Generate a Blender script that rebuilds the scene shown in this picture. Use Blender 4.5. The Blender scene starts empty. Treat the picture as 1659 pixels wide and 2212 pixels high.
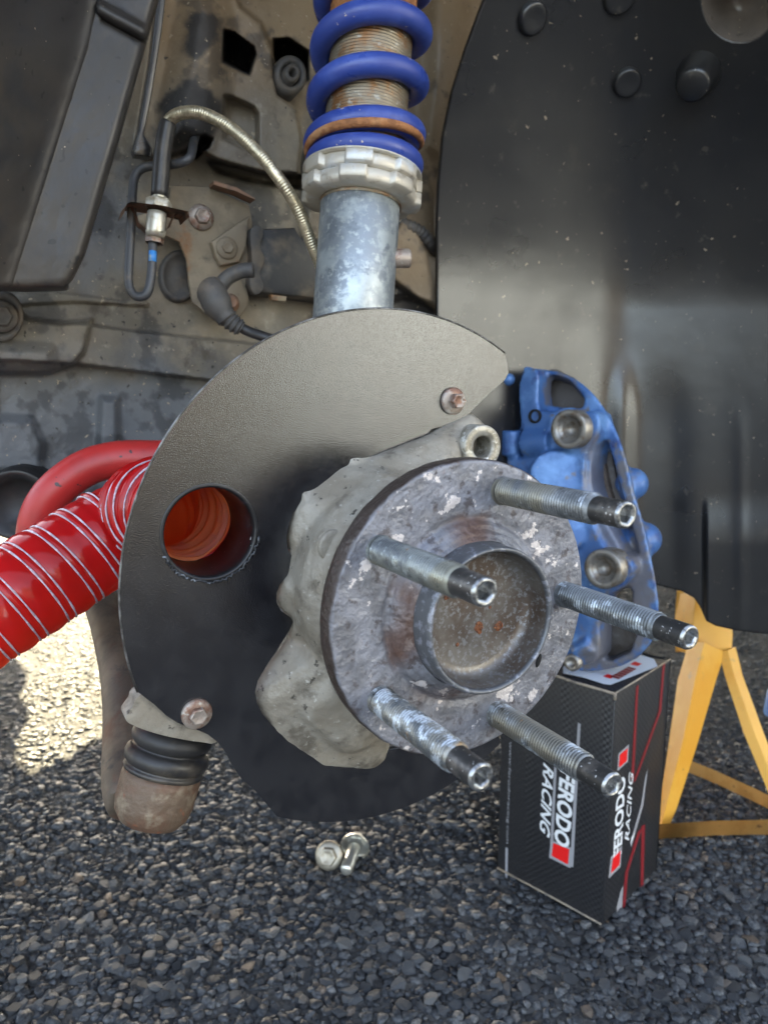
import bpy, bmesh, math, random
import numpy as np
from mathutils import Vector, Matrix, noise as mnoise
random.seed(7); RNG = np.random.default_rng(7)
SC = bpy.context.scene
COL = SC.collection
PI = math.pi

# ------------------------------------------------------------------ camera
H = 0.48; PITCH = math.radians(9.9); FD = 1620.0; CX, CY = 829.5, 1106.0
C0 = Vector((0, 0, H))
RIGHT = Vector((1, 0, 0)); FWD = Vector((0, math.cos(PITCH), -math.sin(PITCH)))
DOWN = Vector((0, -math.sin(PITCH), -math.cos(PITCH)))
cam = bpy.data.cameras.new("camera"); camo = bpy.data.objects.new("camera", cam); COL.objects.link(camo)
camo.matrix_world = Matrix(((RIGHT.x, -DOWN.x, -FWD.x, 0), (RIGHT.y, -DOWN.y, -FWD.y, 0), (RIGHT.z, -DOWN.z, -FWD.z, H), (0, 0, 0, 1)))
cam.sensor_fit = 'VERTICAL'; cam.sensor_height = 36.0; cam.sensor_width = 27.0
cam.lens = 36.0 * FD / 2212.0
cam.clip_start = 0.01; cam.clip_end = 400
cam.dof.use_dof = True; cam.dof.focus_distance = 0.365; cam.dof.aperture_fstop = 13.0
SC.camera = camo

# ------------------------------------------------------------------ sky, sun, exposure
SUN_EL = math.radians(27.0); SUN_AZ = math.radians(14.0)      # azimuth from +Y towards -X
SUN_DIR = Vector((-math.sin(SUN_AZ) * math.cos(SUN_EL), math.cos(SUN_AZ) * math.cos(SUN_EL), math.sin(SUN_EL)))
world = bpy.data.worlds.new("World"); SC.world = world; world.use_nodes = True
wn = world.node_tree.nodes; wl = world.node_tree.links; wn.clear()
sky = wn.new('ShaderNodeTexSky'); sky.sky_type = 'NISHITA'; sky.sun_disc = False
sky.sun_elevation = SUN_EL; sky.sun_rotation = -SUN_AZ; sky.dust_density = 2.5; sky.ozone_density = 1.0
hsv = wn.new('ShaderNodeHueSaturation'); hsv.inputs['Saturation'].default_value = 0.66
bgn = wn.new('ShaderNodeBackground'); bgn.inputs['Strength'].default_value = 0.13
won = wn.new('ShaderNodeOutputWorld')
wl.new(sky.outputs[0], hsv.inputs['Color']); wl.new(hsv.outputs[0], bgn.inputs['Color']); wl.new(bgn.outputs[0], won.inputs['Surface'])
sl = bpy.data.lights.new("sun", 'SUN'); sl.energy = 5.0; sl.angle = math.radians(0.5); sl.color = (1.0, 0.86, 0.57)
so = bpy.data.objects.new("sun", sl); COL.objects.link(so); so.location = (0, 0, 6)
so.rotation_euler = SUN_DIR.to_track_quat('Z', 'Y').to_euler()
SC.view_settings.view_transform = 'Standard'; SC.view_settings.look = 'None'
SC.view_settings.gamma = 1.0; SC.view_settings.use_curve_mapping = False
SC.view_settings.exposure = 3.05

# ------------------------------------------------------------------ layout maths
def ray(x, y): return RIGHT * ((x - CX) / FD) + DOWN * ((y - CY) / FD) + FWD
def pt(x, y, z): return C0 + ray(x, y) * z
def on_plane(x, y, p0, n):
    r = ray(x, y); return C0 + r * ((p0 - C0).dot(n) / r.dot(n))
def ground_pt(x, y, z=0.0): return on_plane(x, y, Vector((0, 0, z)), Vector((0, 0, 1)))
def c2w(v): return RIGHT * v[0] + DOWN * v[1] + FWD * v[2]
E1 = c2w((0.26708690, -0.96355697, -0.01491841)); E2 = c2w((0.83668346, 0.22418230, 0.49970300))
AX = -c2w((-0.47814786, -0.14594612, 0.86606833))         # hub axis, outboard
HUB = C0 + c2w((0.03667557, 0.0427614, 0.32550969))       # centre of the flange face
HUBM = Matrix(((E1.x, -E2.x, AX.x, HUB.x), (E1.y, -E2.y, AX.y, HUB.y), (E1.z, -E2.z, AX.z, HUB.z), (0, 0, 0, 1)))
def on_hub(x, y, h): return on_plane(x, y, HUB + AX * h, AX)
PWN = Vector((0.45, -0.893, 0.0)).normalized()            # inner wing, facing outboard
PWQ = pt(450, 600, 0.58)
def pw(x, y, h=0.0): return on_plane(x, y, PWQ + PWN * h, PWN)

# ------------------------------------------------------------------ mesh helpers
class MB:
    def __init__(s): s.v = []; s.f = []; s.uv = None
    def add(s, vs, fs):
        o = len(s.v); s.v += [Vector(v) for v in vs]; s.f += [tuple(i + o for i in f) for f in fs]; return s
    def merge(s, o): return s.add(o.v, o.f)

def frame(o, z, x=None):
    z = Vector(z).normalized()
    x = Vector(x) if x is not None else (Vector((0, 0, 1)) if abs(z.z) < 0.9 else Vector((1, 0, 0)))
    x = (x - z * x.dot(z)).normalized(); y = z.cross(x)
    return Matrix(((x.x, y.x, z.x, o[0]), (x.y, y.y, z.y, o[1]), (x.z, y.z, z.z, o[2]), (0, 0, 0, 1)))

def lathe(prof, segs=48, M=None, rfun=None, cap0=False, cap1=False, sx=1.0):
    m = MB(); vs = []; fs = []
    for j, (r, z) in enumerate(prof):
        for i in range(segs):
            a = 2 * PI * i / segs; rr = rfun(r, z, a) if rfun else r
            vs.append(Vector((rr * math.cos(a) * sx, rr * math.sin(a), z)))
    for j in range(len(prof) - 1):
        for i in range(segs):
            k = (i + 1) % segs
            fs.append((j * segs + i, j * segs + k, (j + 1) * segs + k, (j + 1) * segs + i))
    if cap0: fs.append(tuple(range(segs))[::-1])
    if cap1: fs.append(tuple((len(prof) - 1) * segs + i for i in range(segs)))
    if M is not None: vs = [M @ v for v in vs]
    return m.add(vs, fs)

def catmull(ps, n=8):
    ps = [Vector(p) for p in ps]; out = []
    P = [ps[0] * 2 - ps[1]] + ps + [ps[-1] * 2 - ps[-2]]
    for i in range(1, len(P) - 2):
        a, b, c, d = P[i - 1:i + 3]
        for k in range(n):
            t = k / n
            out.append(0.5 * ((2 * b) + (c - a) * t + (2 * a - 5 * b + 4 * c - d) * t * t + (3 * b - a - 3 * c + d) * t ** 3))
    out.append(ps[-1]); return out

def frames_along(path):
    T = []
    for i in range(len(path)):
        T.append((path[min(i + 1, len(path) - 1)] - path[max(i - 1, 0)]).normalized())
    n = Vector((0, 0, 1)) if abs(T[0].z) < 0.9 else Vector((1, 0, 0))
    N = []
    for t in T:
        n = (n - t * n.dot(t)).normalized(); N.append(n)
    return T, N, [t.cross(n) for t, n in zip(T, N)]

def tube(path, r, segs=16, caps=True, rfun=None):
    T, N, B = frames_along(path); m = MB(); vs = []; fs = []; s = 0.0
    for j, p in enumerate(path):
        if j: s += (p - path[j - 1]).length
        rj = r[j] if hasattr(r, '__len__') else r
        for i in range(segs):
            a = 2 * PI * i / segs; rr = rfun(rj, s, a) if rfun else rj
            vs.append(p + N[j] * (rr * math.cos(a)) + B[j] * (rr * math.sin(a)))
    for j in range(len(path) - 1):
        for i in range(segs):
            k = (i + 1) % segs
            fs.append((j * segs + i, j * segs + k, (j + 1) * segs + k, (j + 1) * segs + i))
    if caps:
        fs.append(tuple(range(segs))[::-1]); fs.append(tuple((len(path) - 1) * segs + i for i in range(segs)))
    return m.add(vs, fs)

def bm_of(mb):
    bm = bmesh.new(); vs = [bm.verts.new(v) for v in mb.v]
    for f in mb.f:
        try: bm.faces.new([vs[i] for i in f])
        except ValueError: pass
    return bm

def prism(poly, ext, bevel=0.0, segs=2, holes=(), back_bevel=False):
    """solid from an outline (and holes), extruded by ext; rim of the front bevelled"""
    bm = bmesh.new(); edges = []
    for loop in [poly] + list(holes):
        vs = [bm.verts.new(p) for p in loop]
        for i in range(len(vs)): edges.append(bm.edges.new((vs[i], vs[(i + 1) % len(vs)])))
    bmesh.ops.triangle_fill(bm, use_beauty=True, use_dissolve=False, edges=edges)
    front = list(bm.faces)
    bmesh.ops.recalc_face_normals(bm, faces=front)
    if front and sum((f.normal * f.calc_area() for f in front), Vector()).dot(ext) > 0:
        bmesh.ops.reverse_faces(bm, faces=front)
    r = bmesh.ops.extrude_face_region(bm, geom=front, use_keep_orig=True)
    bv = [g for g in r['geom'] if isinstance(g, bmesh.types.BMVert)]
    nf = [g for g in r['geom'] if isinstance(g, bmesh.types.BMFace)]
    bmesh.ops.translate(bm, verts=bv, vec=ext)
    bmesh.ops.reverse_faces(bm, faces=nf)
    if bevel > 0:
        fset = set(front); nset = set(nf)
        es = []
        for e in bm.edges:
            lf = e.link_faces
            if len(lf) == 2 and ((lf[0] in fset) != (lf[1] in fset) or (back_bevel and (lf[0] in nset) != (lf[1] in nset))):
                es.append(e)
        bmesh.ops.bevel(bm, geom=es, offset=bevel, segments=segs, profile=0.5, affect='EDGES', clamp_overlap=True)
    bmesh.ops.recalc_face_normals(bm, faces=bm.faces)
    return bm

def box_bm(M, sx, sy, sz, bevel=0.0):
    bm = bmesh.new(); bmesh.ops.create_cube(bm, size=1.0)
    for v in bm.verts: v.co = Vector((v.co.x * sx, v.co.y * sy, v.co.z * sz))
    if bevel: bmesh.ops.bevel(bm, geom=list(bm.edges), offset=bevel, segments=2, affect='EDGES', profile=0.5)
    bm.transform(M); return bm

def smooth_poly(pts, n=6): 
    """closed Catmull-Rom through 2-D points"""
    out = []; L = len(pts)
    for i in range(L):
        a, b, c, d = (Vector(pts[(i + k) % L]) for k in (-1, 0, 1, 2))
        for k in range(n):
            t = k / n
            out.append(0.5 * ((2 * b) + (c - a) * t + (2 * a - 5 * b + 4 * c - d) * t * t + (3 * b - a - 3 * c + d) * t ** 3))
    return [(p.x, p.y) for p in out]

def to_mesh(name, geo, inv, smooth=38.0):
    bm = geo if isinstance(geo, bmesh.types.BMesh) else bm_of(geo)
    bm.transform(inv)
    ca = math.radians(smooth)
    for f in bm.faces: f.smooth = smooth > 0
    if smooth > 0:
        for e in bm.edges:
            if len(e.link_faces) == 2: e.smooth = e.calc_face_angle(0) < ca
    me = bpy.data.meshes.new(name); bm.to_mesh(me); bm.free(); return me

def thing(name, label, cat, M=None, group=None, kind=None):
    o = bpy.data.objects.new(name, None); COL.objects.link(o); o.empty_display_size = 0.02
    if M is not None: o.matrix_world = M if isinstance(M, Matrix) else Matrix.Translation(M)
    o['label'] = label; o['category'] = cat
    if group: o['group'] = group
    if kind: o['kind'] = kind
    o['_m'] = 1
    INV[o.name] = o.matrix_world.inverted(); return o
INV = {}
def part(name, geo, mat, root, smooth=38.0, label=None, kind=None):
    """a mesh given in world space, stored in its root's space"""
    inv = INV[root.name]
    me = to_mesh(name, geo, inv, smooth); me.materials.append(mat)
    o = bpy.data.objects.new(name, me); COL.objects.link(o); o.parent = root
    INV[o.name] = inv
    if label: o['label'] = label
    if kind: o['kind'] = kind
    return o
def shared(name, me, root, M):
    o = bpy.data.objects.new(name, me); COL.objects.link(o); o.parent = root; o.matrix_local = M
    INV[o.name] = (root.matrix_world @ M).inverted(); return o
def remeshed(geos, voxel, smooth_it=6, fac=0.5):
    """one continuous casting out of overlapping solids"""
    me = bpy.data.meshes.new("tmp"); bm = bmesh.new()
    for g in geos:
        b = g if isinstance(g, bmesh.types.BMesh) else bm_of(g)
        t = bpy.data.meshes.new("t"); b.to_mesh(t); b.free(); bm.from_mesh(t); bpy.data.meshes.remove(t)
    bm.to_mesh(me); bm.free()
    o = bpy.data.objects.new("tmp", me); COL.objects.link(o)
    r = o.modifiers.new("r", 'REMESH'); r.mode = 'VOXEL'; r.voxel_size = voxel
    s = o.modifiers.new("s", 'SMOOTH'); s.iterations = smooth_it; s.factor = fac
    dg = bpy.context.evaluated_depsgraph_get(); ev = o.evaluated_get(dg); m2 = ev.to_mesh()
    out = bmesh.new(); out.from_mesh(m2); ev.to_mesh_clear()
    bpy.data.objects.remove(o); bpy.data.meshes.remove(me); return out
def ball(c, r, sub=3, scale=(1, 1, 1), M=None):
    bm = bmesh.new(); bmesh.ops.create_icosphere(bm, subdivisions=sub, radius=1.0)
    for v in bm.verts: v.co = Vector((v.co.x * r * scale[0], v.co.y * r * scale[1], v.co.z * r * scale[2]))
    if M is not None: bm.transform(M)
    else: bmesh.ops.translate(bm, verts=bm.verts, vec=Vector(c))
    return bm
def cyl(a, b, r, segs=32, r2=None):
    a = Vector(a); b = Vector(b); L = (b - a).length
    return lathe([(r, 0), (r if r2 is None else r2, L)], segs, frame(a, b - a), cap0=True, cap1=True)

# ------------------------------------------------------------------ material helper
def mat(name, base, rough=0.5, metal=0.0, layers=(), bumps=(), spec=0.5, coat=0.0, rlayer=None, transl=None):
    """layers: (colour, scale, lo, hi, detail[, stretch]) noise masks; ('attr', name, colour) painted stains and recess tones"""
    m = bpy.data.materials.new(name); m.use_nodes = True; nt = m.node_tree; N = nt.nodes; L = nt.links
    bs = N['Principled BSDF']; bs.inputs['Roughness'].default_value = rough; bs.inputs['Metallic'].default_value = metal
    bs.inputs['Specular IOR Level'].default_value = spec
    if coat: bs.inputs['Coat Weight'].default_value = coat; bs.inputs['Coat Roughness'].default_value = 0.12
    tc = N.new('ShaderNodeTexCoord')
    def rgb(c): return (c[0], c[1], c[2], 1.0)
    cur = N.new('ShaderNodeRGB'); cur.outputs[0].default_value = rgb(base); cur = cur.outputs[0]
    for k, l in enumerate(layers):
        mx = N.new('ShaderNodeMix'); mx.data_type = 'RGBA'
        mx.inputs[7].default_value = rgb(l[2] if l[0] == 'attr' else l[0]); L.new(cur, mx.inputs[6])
        if l[0] == 'attr':
            at = N.new('ShaderNodeAttribute'); at.attribute_name = l[1]; L.new(at.outputs['Fac'], mx.inputs[0])
        else:
            nz = N.new('ShaderNodeTexNoise'); nz.inputs['Scale'].default_value = l[1]; nz.inputs['Detail'].default_value = l[4]
            nz.inputs['Roughness'].default_value = 0.62
            mp = N.new('ShaderNodeMapping'); mp.inputs['Location'].default_value = (3.1 * k + 0.7, 1.7 * k, 0.3 * k)
            if len(l) > 5: mp.inputs['Scale'].default_value = l[5]
            L.new(tc.outputs['Object'], mp.inputs[0]); L.new(mp.outputs[0], nz.inputs['Vector'])
            mr = N.new('ShaderNodeMapRange'); mr.interpolation_type = 'SMOOTHSTEP'
            mr.inputs[1].default_value = l[2]; mr.inputs[2].default_value = l[3]
            L.new(nz.outputs['Fac'], mr.inputs[0]); L.new(mr.outputs[0], mx.inputs[0])
        cur = mx.outputs[2]
    L.new(cur, bs.inputs['Base Color'])
    if rlayer:
        nz = N.new('ShaderNodeTexNoise'); nz.inputs['Scale'].default_value = rlayer[0]; nz.inputs['Detail'].default_value = 4
        mr = N.new('ShaderNodeMapRange'); mr.inputs[1].default_value = 0.35; mr.inputs[2].default_value = 0.65
        mr.inputs[3].default_value = rlayer[1]; mr.inputs[4].default_value = rlayer[2]
        L.new(tc.outputs['Object'], nz.inputs['Vector']); L.new(nz.outputs['Fac'], mr.inputs[0]); L.new(mr.outputs[0], bs.inputs['Roughness'])
    prev = None
    for b in bumps:
        kind = b[3] if len(b) > 3 else 'noise'
        if kind == 'voronoi':
            t = N.new('ShaderNodeTexVoronoi'); t.inputs['Scale'].default_value = b[0]; o = t.outputs['Distance']
        else:
            t = N.new('ShaderNodeTexNoise'); t.inputs['Scale'].default_value = b[0]; t.inputs['Detail'].default_value = b[4] if len(b) > 4 else 3; o = t.outputs['Fac']
        L.new(tc.outputs['Object'], t.inputs['Vector'])
        bp = N.new('ShaderNodeBump'); bp.inputs['Strength'].default_value = b[1]; bp.inputs['Distance'].default_value = b[2]
        L.new(o, bp.inputs['Height'])
        if prev: L.new(prev, bp.inputs['Normal'])
        prev = bp.outputs[0]
    if prev: L.new(prev, bs.inputs['Normal'])
    if transl:
        tr = N.new('ShaderNodeBsdfTranslucent'); tr.inputs[0].default_value = rgb(transl[0])
        ms = N.new('ShaderNodeMixShader'); ms.inputs[0].default_value = transl[1]
        L.new(bs.outputs[0], ms.inputs[1]); L.new(tr.outputs[0], ms.inputs[2]); L.new(ms.outputs[0], N['Material Output'].inputs[0])
    return m

TAN = (0.115, 0.086, 0.056); MUD = (0.20, 0.155, 0.10)
M_wing = mat("painted_steel_dirty", (0.145, 0.127, 0.099), 0.6, 0, [((0.25, 0.205, 0.145), 9, 0.45, 0.66, 7), ((0.09, 0.085, 0.078), 14, 0.5, 0.70, 7), ((0.24, 0.215, 0.17), 70, 0.58, 0.72, 6),
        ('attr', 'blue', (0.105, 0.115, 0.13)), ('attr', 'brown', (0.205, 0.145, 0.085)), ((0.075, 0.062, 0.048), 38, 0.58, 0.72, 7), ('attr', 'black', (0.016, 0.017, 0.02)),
        ((0.30, 0.25, 0.18), 260, 0.66, 0.74, 2), ((0.03, 0.028, 0.025), 170, 0.68, 0.75, 2)], spec=0.4,
        bumps=[(45, 0.35, 0.002), (420, 0.4, 0.0008, 'noise', 5)], rlayer=(30, 0.40, 0.8))
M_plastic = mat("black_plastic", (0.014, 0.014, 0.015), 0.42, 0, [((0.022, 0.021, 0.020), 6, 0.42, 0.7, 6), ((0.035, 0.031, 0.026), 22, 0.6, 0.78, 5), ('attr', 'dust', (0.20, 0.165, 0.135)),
        ((0.26, 0.21, 0.15), 170, 0.71, 0.75, 2), ((0.05, 0.045, 0.038), 90, 0.62, 0.72, 4)], bumps=[(700, 0.10, 0.0003), (16, 0.03, 0.002)], rlayer=(12, 0.26, 0.36), spec=0.72)
M_guard = mat("dusty_black_plastic", (0.022, 0.021, 0.021), 0.45, 0, [((0.045, 0.038, 0.031), 5, 0.40, 0.65, 6), ((0.022, 0.022, 0.024), 30, 0.5, 0.7, 6),
        ((0.010, 0.010, 0.010), 150, 0.68, 0.74, 1), ((0.30, 0.25, 0.18), 260, 0.73, 0.77, 2)], bumps=[(900, 0.15, 0.0003), (60, 0.2, 0.001)], rlayer=(20, 0.34, 0.5), spec=0.5)
M_shield = mat("black_powder_coat", (0.008, 0.008, 0.010), 0.14, 0, [((0.015, 0.015, 0.017), 60, 0.4, 0.6, 3)],
        bumps=[(2000, 0.6, 0.00015, 'noise', 1.0), (60, 0.08, 0.0008)], spec=0.9)
M_shield_edge = mat("worn_plate_edge", (0.05, 0.048, 0.045), 0.4, 0.6, [((0.22, 0.22, 0.22), 90, 0.45, 0.68, 6)])
M_duct = mat("black_duct_inside", (0.008, 0.008, 0.009), 0.42, 0, [((0.03, 0.03, 0.035), 90, 0.5, 0.7, 5), ((0.4, 0.4, 0.4), 420, 0.74, 0.78, 1)], bumps=[(60, 0.15, 0.001)])
M_weld = mat("scraped_sealant", (0.03, 0.032, 0.036), 0.3, 0.2, [((0.20, 0.22, 0.25), 240, 0.54, 0.64, 3)], bumps=[(300, 0.6, 0.001)])
# hub flange: copper grease over rust; rust on the rim by radius
M_hub = mat("greased_rusty_flange", (0.145, 0.145, 0.158), 0.47, 0.2, [((0.22, 0.222, 0.248), 70, 0.40, 0.6, 6), ((0.095, 0.085, 0.09), 150, 0.54, 0.64, 6),
        ((0.13, 0.055, 0.028), 45, 0.64, 0.74, 7), ((0.58, 0.53, 0.51), 95, 0.60, 0.63, 6), ('attr', 'rim', (0.045, 0.032, 0.026)), ('attr', 'rust', (0.10, 0.05, 0.032))],
        bumps=[(110, 0.9, 0.0022, 'noise', 7), (420, 0.7, 0.0009, 'noise', 3)], rlayer=(140, 0.30, 0.62))
M_cap = mat("bearing_cap_steel", (0.15, 0.138, 0.125), 0.45, 0.45, [((0.085, 0.062, 0.048), 26, 0.42, 0.66, 5), ((0.19, 0.19, 0.195), 500, 0.5, 0.65, 3)],
        bumps=[(500, 0.3, 0.0004)], rlayer=(60, 0.32, 0.5))
M_rustspot = mat("rust_spot", (0.15, 0.045, 0.012), 0.5, 0, [((0.06, 0.02, 0.01), 600, 0.45, 0.6, 4), ((0.34, 0.13, 0.04), 900, 0.6, 0.7, 3)], bumps=[(700, 0.9, 0.001)])
def studmat(seed, base, pale, plo, extra=None):
    L_ = [((0.14, 0.15, 0.155), 90 + seed, 0.44, 0.6, 5), (pale, 110 + 7 * seed, plo, plo + 0.10, 6)]
    if extra: L_.append(extra)
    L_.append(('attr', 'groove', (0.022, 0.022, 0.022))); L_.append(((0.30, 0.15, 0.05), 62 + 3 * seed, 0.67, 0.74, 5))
    return mat("zinc_stud_thread", base, 0.38, 0.6, L_, bumps=[(600, 0.35, 0.0004)], rlayer=(160 + seed, 0.25, 0.55))
STUDM = [studmat(1, (0.27, 0.28, 0.285), (0.46, 0.50, 0.54), 0.56, ((0.25, 0.235, 0.19), 21, 0.52, 0.62, 3)), studmat(2, (0.24, 0.26, 0.275), (0.56, 0.62, 0.68), 0.54),
         studmat(3, (0.25, 0.255, 0.25), (0.56, 0.62, 0.68), 0.52, ((0.21, 0.195, 0.16), 26, 0.55, 0.64, 3)), studmat(4, (0.28, 0.27, 0.24), (0.60, 0.65, 0.70), 0.50, ((0.42, 0.23, 0.06), 40, 0.56, 0.66, 6)), studmat(5, (0.27, 0.285, 0.27), (0.42, 0.46, 0.46), 0.56, ((0.25, 0.245, 0.20), 23, 0.48, 0.60, 3))]
M_stud = STUDM[0]
M_tip = mat("black_stud_tip", (0.048, 0.047, 0.046), 0.4, 0.5, [((0.13, 0.12, 0.11), 120, 0.48, 0.66, 6), ((0.6, 0.6, 0.6), 700, 0.7, 0.73, 1)], bumps=[(300, 0.2, 0.0004)])
M_tipend = mat("bare_steel", (0.38, 0.39, 0.39), 0.3, 0.9, [((0.16, 0.16, 0.16), 400, 0.45, 0.62, 4)], bumps=[(500, 0.3, 0.0003)])
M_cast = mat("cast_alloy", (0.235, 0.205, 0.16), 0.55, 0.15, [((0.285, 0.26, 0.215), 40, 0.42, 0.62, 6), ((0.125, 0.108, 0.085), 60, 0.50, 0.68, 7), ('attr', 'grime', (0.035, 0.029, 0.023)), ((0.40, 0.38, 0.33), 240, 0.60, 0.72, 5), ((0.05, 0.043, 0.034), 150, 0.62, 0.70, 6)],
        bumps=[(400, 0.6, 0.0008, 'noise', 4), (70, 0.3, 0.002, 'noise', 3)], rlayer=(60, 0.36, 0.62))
M_lug = mat("machined_alloy", (0.36, 0.34, 0.29), 0.42, 0.5, [((0.22, 0.20, 0.16), 160, 0.48, 0.6, 5), ((0.50, 0.49, 0.44), 220, 0.58, 0.66, 3)], bumps=[(500, 0.3, 0.0004)])
M_rustbolt = mat("rusty_bolt", (0.33, 0.28, 0.24), 0.48, 0.45, [((0.20, 0.105, 0.07), 120, 0.45, 0.62, 5), ((0.44, 0.41, 0.36), 200, 0.58, 0.68, 3)], bumps=[(500, 0.4, 0.0004)])
M_strut = mat("zinc_strut_tube", (0.27, 0.30, 0.325), 0.42, 0.55, [((0.40, 0.44, 0.45), 50, 0.44, 0.58, 7), ((0.20, 0.225, 0.25), 70, 0.48, 0.60, 7), ((0.44, 0.475, 0.47), 260, 0.50, 0.68, 5)],
        bumps=[(400, 0.15, 0.0004)], rlayer=(70, 0.34, 0.55))
M_spring = mat("blue_spring_paint", (0.028, 0.055, 0.265), 0.33, 0, [((0.05, 0.09, 0.36), 40, 0.5, 0.72, 6), ((0.42, 0.36, 0.33), 150, 0.665, 0.70, 4), ((0.15, 0.13, 0.09), 60, 0.69, 0.74, 4)],
        bumps=[(120, 0.15, 0.001)], rlayer=(50, 0.25, 0.55), spec=0.55)
M_rust = mat("orange_rust", (0.32, 0.135, 0.048), 0.75, 0, [((0.21, 0.085, 0.03), 150, 0.42, 0.6, 5), ((0.42, 0.22, 0.10), 60, 0.55, 0.7, 5)], bumps=[(600, 0.7, 0.0009, 'noise', 4)])
M_sleeve = mat("rusting_thread", (0.25, 0.215, 0.16), 0.45, 0.55, [((0.25, 0.125, 0.05), 45, 0.46, 0.62, 6), ((0.38, 0.36, 0.31), 160, 0.55, 0.66, 4)], bumps=[(500, 0.4, 0.0005)])
M_ring = mat("pale_alloy_ring", (0.50, 0.46, 0.385), 0.42, 0.3, [((0.56, 0.575, 0.58), 50, 0.48, 0.66, 5), ((0.33, 0.29, 0.23), 110, 0.56, 0.7, 5)], bumps=[(500, 0.25, 0.0004)])
M_red = mat("red_silicone_hose", (0.52, 0.010, 0.016), 0.17, 0, [((0.42, 0.010, 0.014), 20, 0.4, 0.6, 3)], bumps=[(40, 0.12, 0.002), (900, 0.05, 0.0003)], spec=0.5, transl=((0.9, 0.15, 0.025), 0.45))
M_red2 = mat("smooth_red_hose", (0.42, 0.025, 0.022), 0.42, 0, [((0.34, 0.022, 0.02), 30, 0.45, 0.65, 4), ((0.05, 0.02, 0.02), 170, 0.73, 0.76, 1)], bumps=[(30, 0.1, 0.002)])
M_cord = mat("pale_hose_stitching", (0.42, 0.33, 0.37), 0.4, 0, [((0.60, 0.54, 0.60), 240, 0.45, 0.6, 2)], bumps=[(1200, 0.5, 0.0005)])
M_rubber = mat("black_rubber", (0.020, 0.019, 0.019), 0.45, 0, [((0.055, 0.046, 0.036), 60, 0.5, 0.72, 6)], bumps=[(250, 0.25, 0.0006)], rlayer=(50, 0.32, 0.6))
M_rubberdusty = mat("dusty_rubber", (0.060, 0.056, 0.052), 0.6, 0, [((0.115, 0.09, 0.065), 40, 0.45, 0.7, 6), ((0.035, 0.034, 0.036), 60, 0.5, 0.7, 5)], bumps=[(250, 0.3, 0.0006)])
M_arm = mat("dirty_control_arm", (0.085, 0.066, 0.048), 0.6, 0.1, [((0.15, 0.115, 0.08), 26, 0.42, 0.62, 6), ((0.10, 0.048, 0.028), 40, 0.52, 0.7, 6), ((0.04, 0.037, 0.034), 60, 0.58, 0.72, 5)], bumps=[(300, 0.4, 0.0008), (50, 0.3, 0.002)])
M_joint = mat("rusty_ball_joint", (0.125, 0.086, 0.058), 0.55, 0.2, [((0.13, 0.075, 0.048), 45, 0.45, 0.6, 6), ((0.21, 0.165, 0.115), 70, 0.52, 0.66, 6), ((0.22, 0.08, 0.04), 130, 0.60, 0.68, 5)], bumps=[(260, 0.8, 0.0012, 'noise', 5)])
M_braid = mat("braided_steel", (0.62, 0.54, 0.38), 0.34, 0.75, [((0.44, 0.38, 0.26), 300, 0.45, 0.6, 2)])
M_sleeveblk = mat("black_heatshrink", (0.026, 0.025, 0.025), 0.4, 0, [((0.05, 0.045, 0.04), 60, 0.5, 0.7, 5), ((0.4, 0.36, 0.3), 330, 0.74, 0.77, 1)], bumps=[(200, 0.15, 0.0005)])
M_bracket = mat("dirty_bracket", (0.185, 0.15, 0.105), 0.65, 0.1, [((0.25, 0.205, 0.14), 26, 0.45, 0.62, 6), ((0.24, 0.115, 0.045), 20, 0.57, 0.70, 6), ((0.10, 0.082, 0.06), 50, 0.55, 0.7, 6)], bumps=[(350, 0.4, 0.0006), (60, 0.25, 0.001)])
M_rustedge = mat("rusty_clip", (0.24, 0.14, 0.09), 0.6, 0.2, [((0.24, 0.12, 0.065), 80, 0.48, 0.62, 5), ((0.09, 0.07, 0.055), 60, 0.5, 0.65, 4)], bumps=[(400, 0.5, 0.0006)])
M_fitting = mat("pale_hose_fitting", (0.58, 0.55, 0.46), 0.38, 0.5, [((0.42, 0.36, 0.25), 120, 0.5, 0.65, 4)], bumps=[(400, 0.2, 0.0003)])
M_pipe = mat("grey_brake_pipe", (0.055, 0.057, 0.062), 0.45, 0.2, [((0.13, 0.11, 0.085), 50, 0.5, 0.68, 5)], bumps=[(300, 0.25, 0.0004)])
M_bluemark = mat("blue_paint_mark", (0.05, 0.24, 0.62), 0.5, 0, [((0.25, 0.35, 0.42), 400, 0.55, 0.62, 3)])
M_dark = mat("flat_black", (0.006, 0.006, 0.006), 0.9, 0)
M_calblue = mat("blue_caliper_paint", (0.060, 0.145, 0.36), 0.36, 0.2, [((0.13, 0.27, 0.55), 22, 0.44, 0.62, 6), ((0.022, 0.045, 0.17), 34, 0.55, 0.70, 7), ('attr', 'dust', (0.165, 0.15, 0.14)), ((0.16, 0.145, 0.135), 48, 0.60, 0.70, 7), ((0.34, 0.40, 0.48), 120, 0.66, 0.71, 5)],
        bumps=[(140, 0.2, 0.001)], rlayer=(30, 0.28, 0.55))
M_calgrey = mat("brake_dust_grey", (0.15, 0.135, 0.125), 0.6, 0.1, [((0.085, 0.07, 0.06), 40, 0.45, 0.65, 5), ((0.22, 0.21, 0.21), 60, 0.55, 0.7, 5)], bumps=[(250, 0.3, 0.0006)])
M_pad = mat("brown_brake_pad", (0.12, 0.092, 0.075), 0.7, 0, [((0.06, 0.045, 0.038), 60, 0.45, 0.62, 5)], bumps=[(300, 0.5, 0.0008)])
M_bush = mat("steel_bush", (0.30, 0.285, 0.26), 0.4, 0.7, [((0.21, 0.17, 0.13), 120, 0.46, 0.64, 5)], bumps=[(400, 0.3, 0.0004)])
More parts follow.
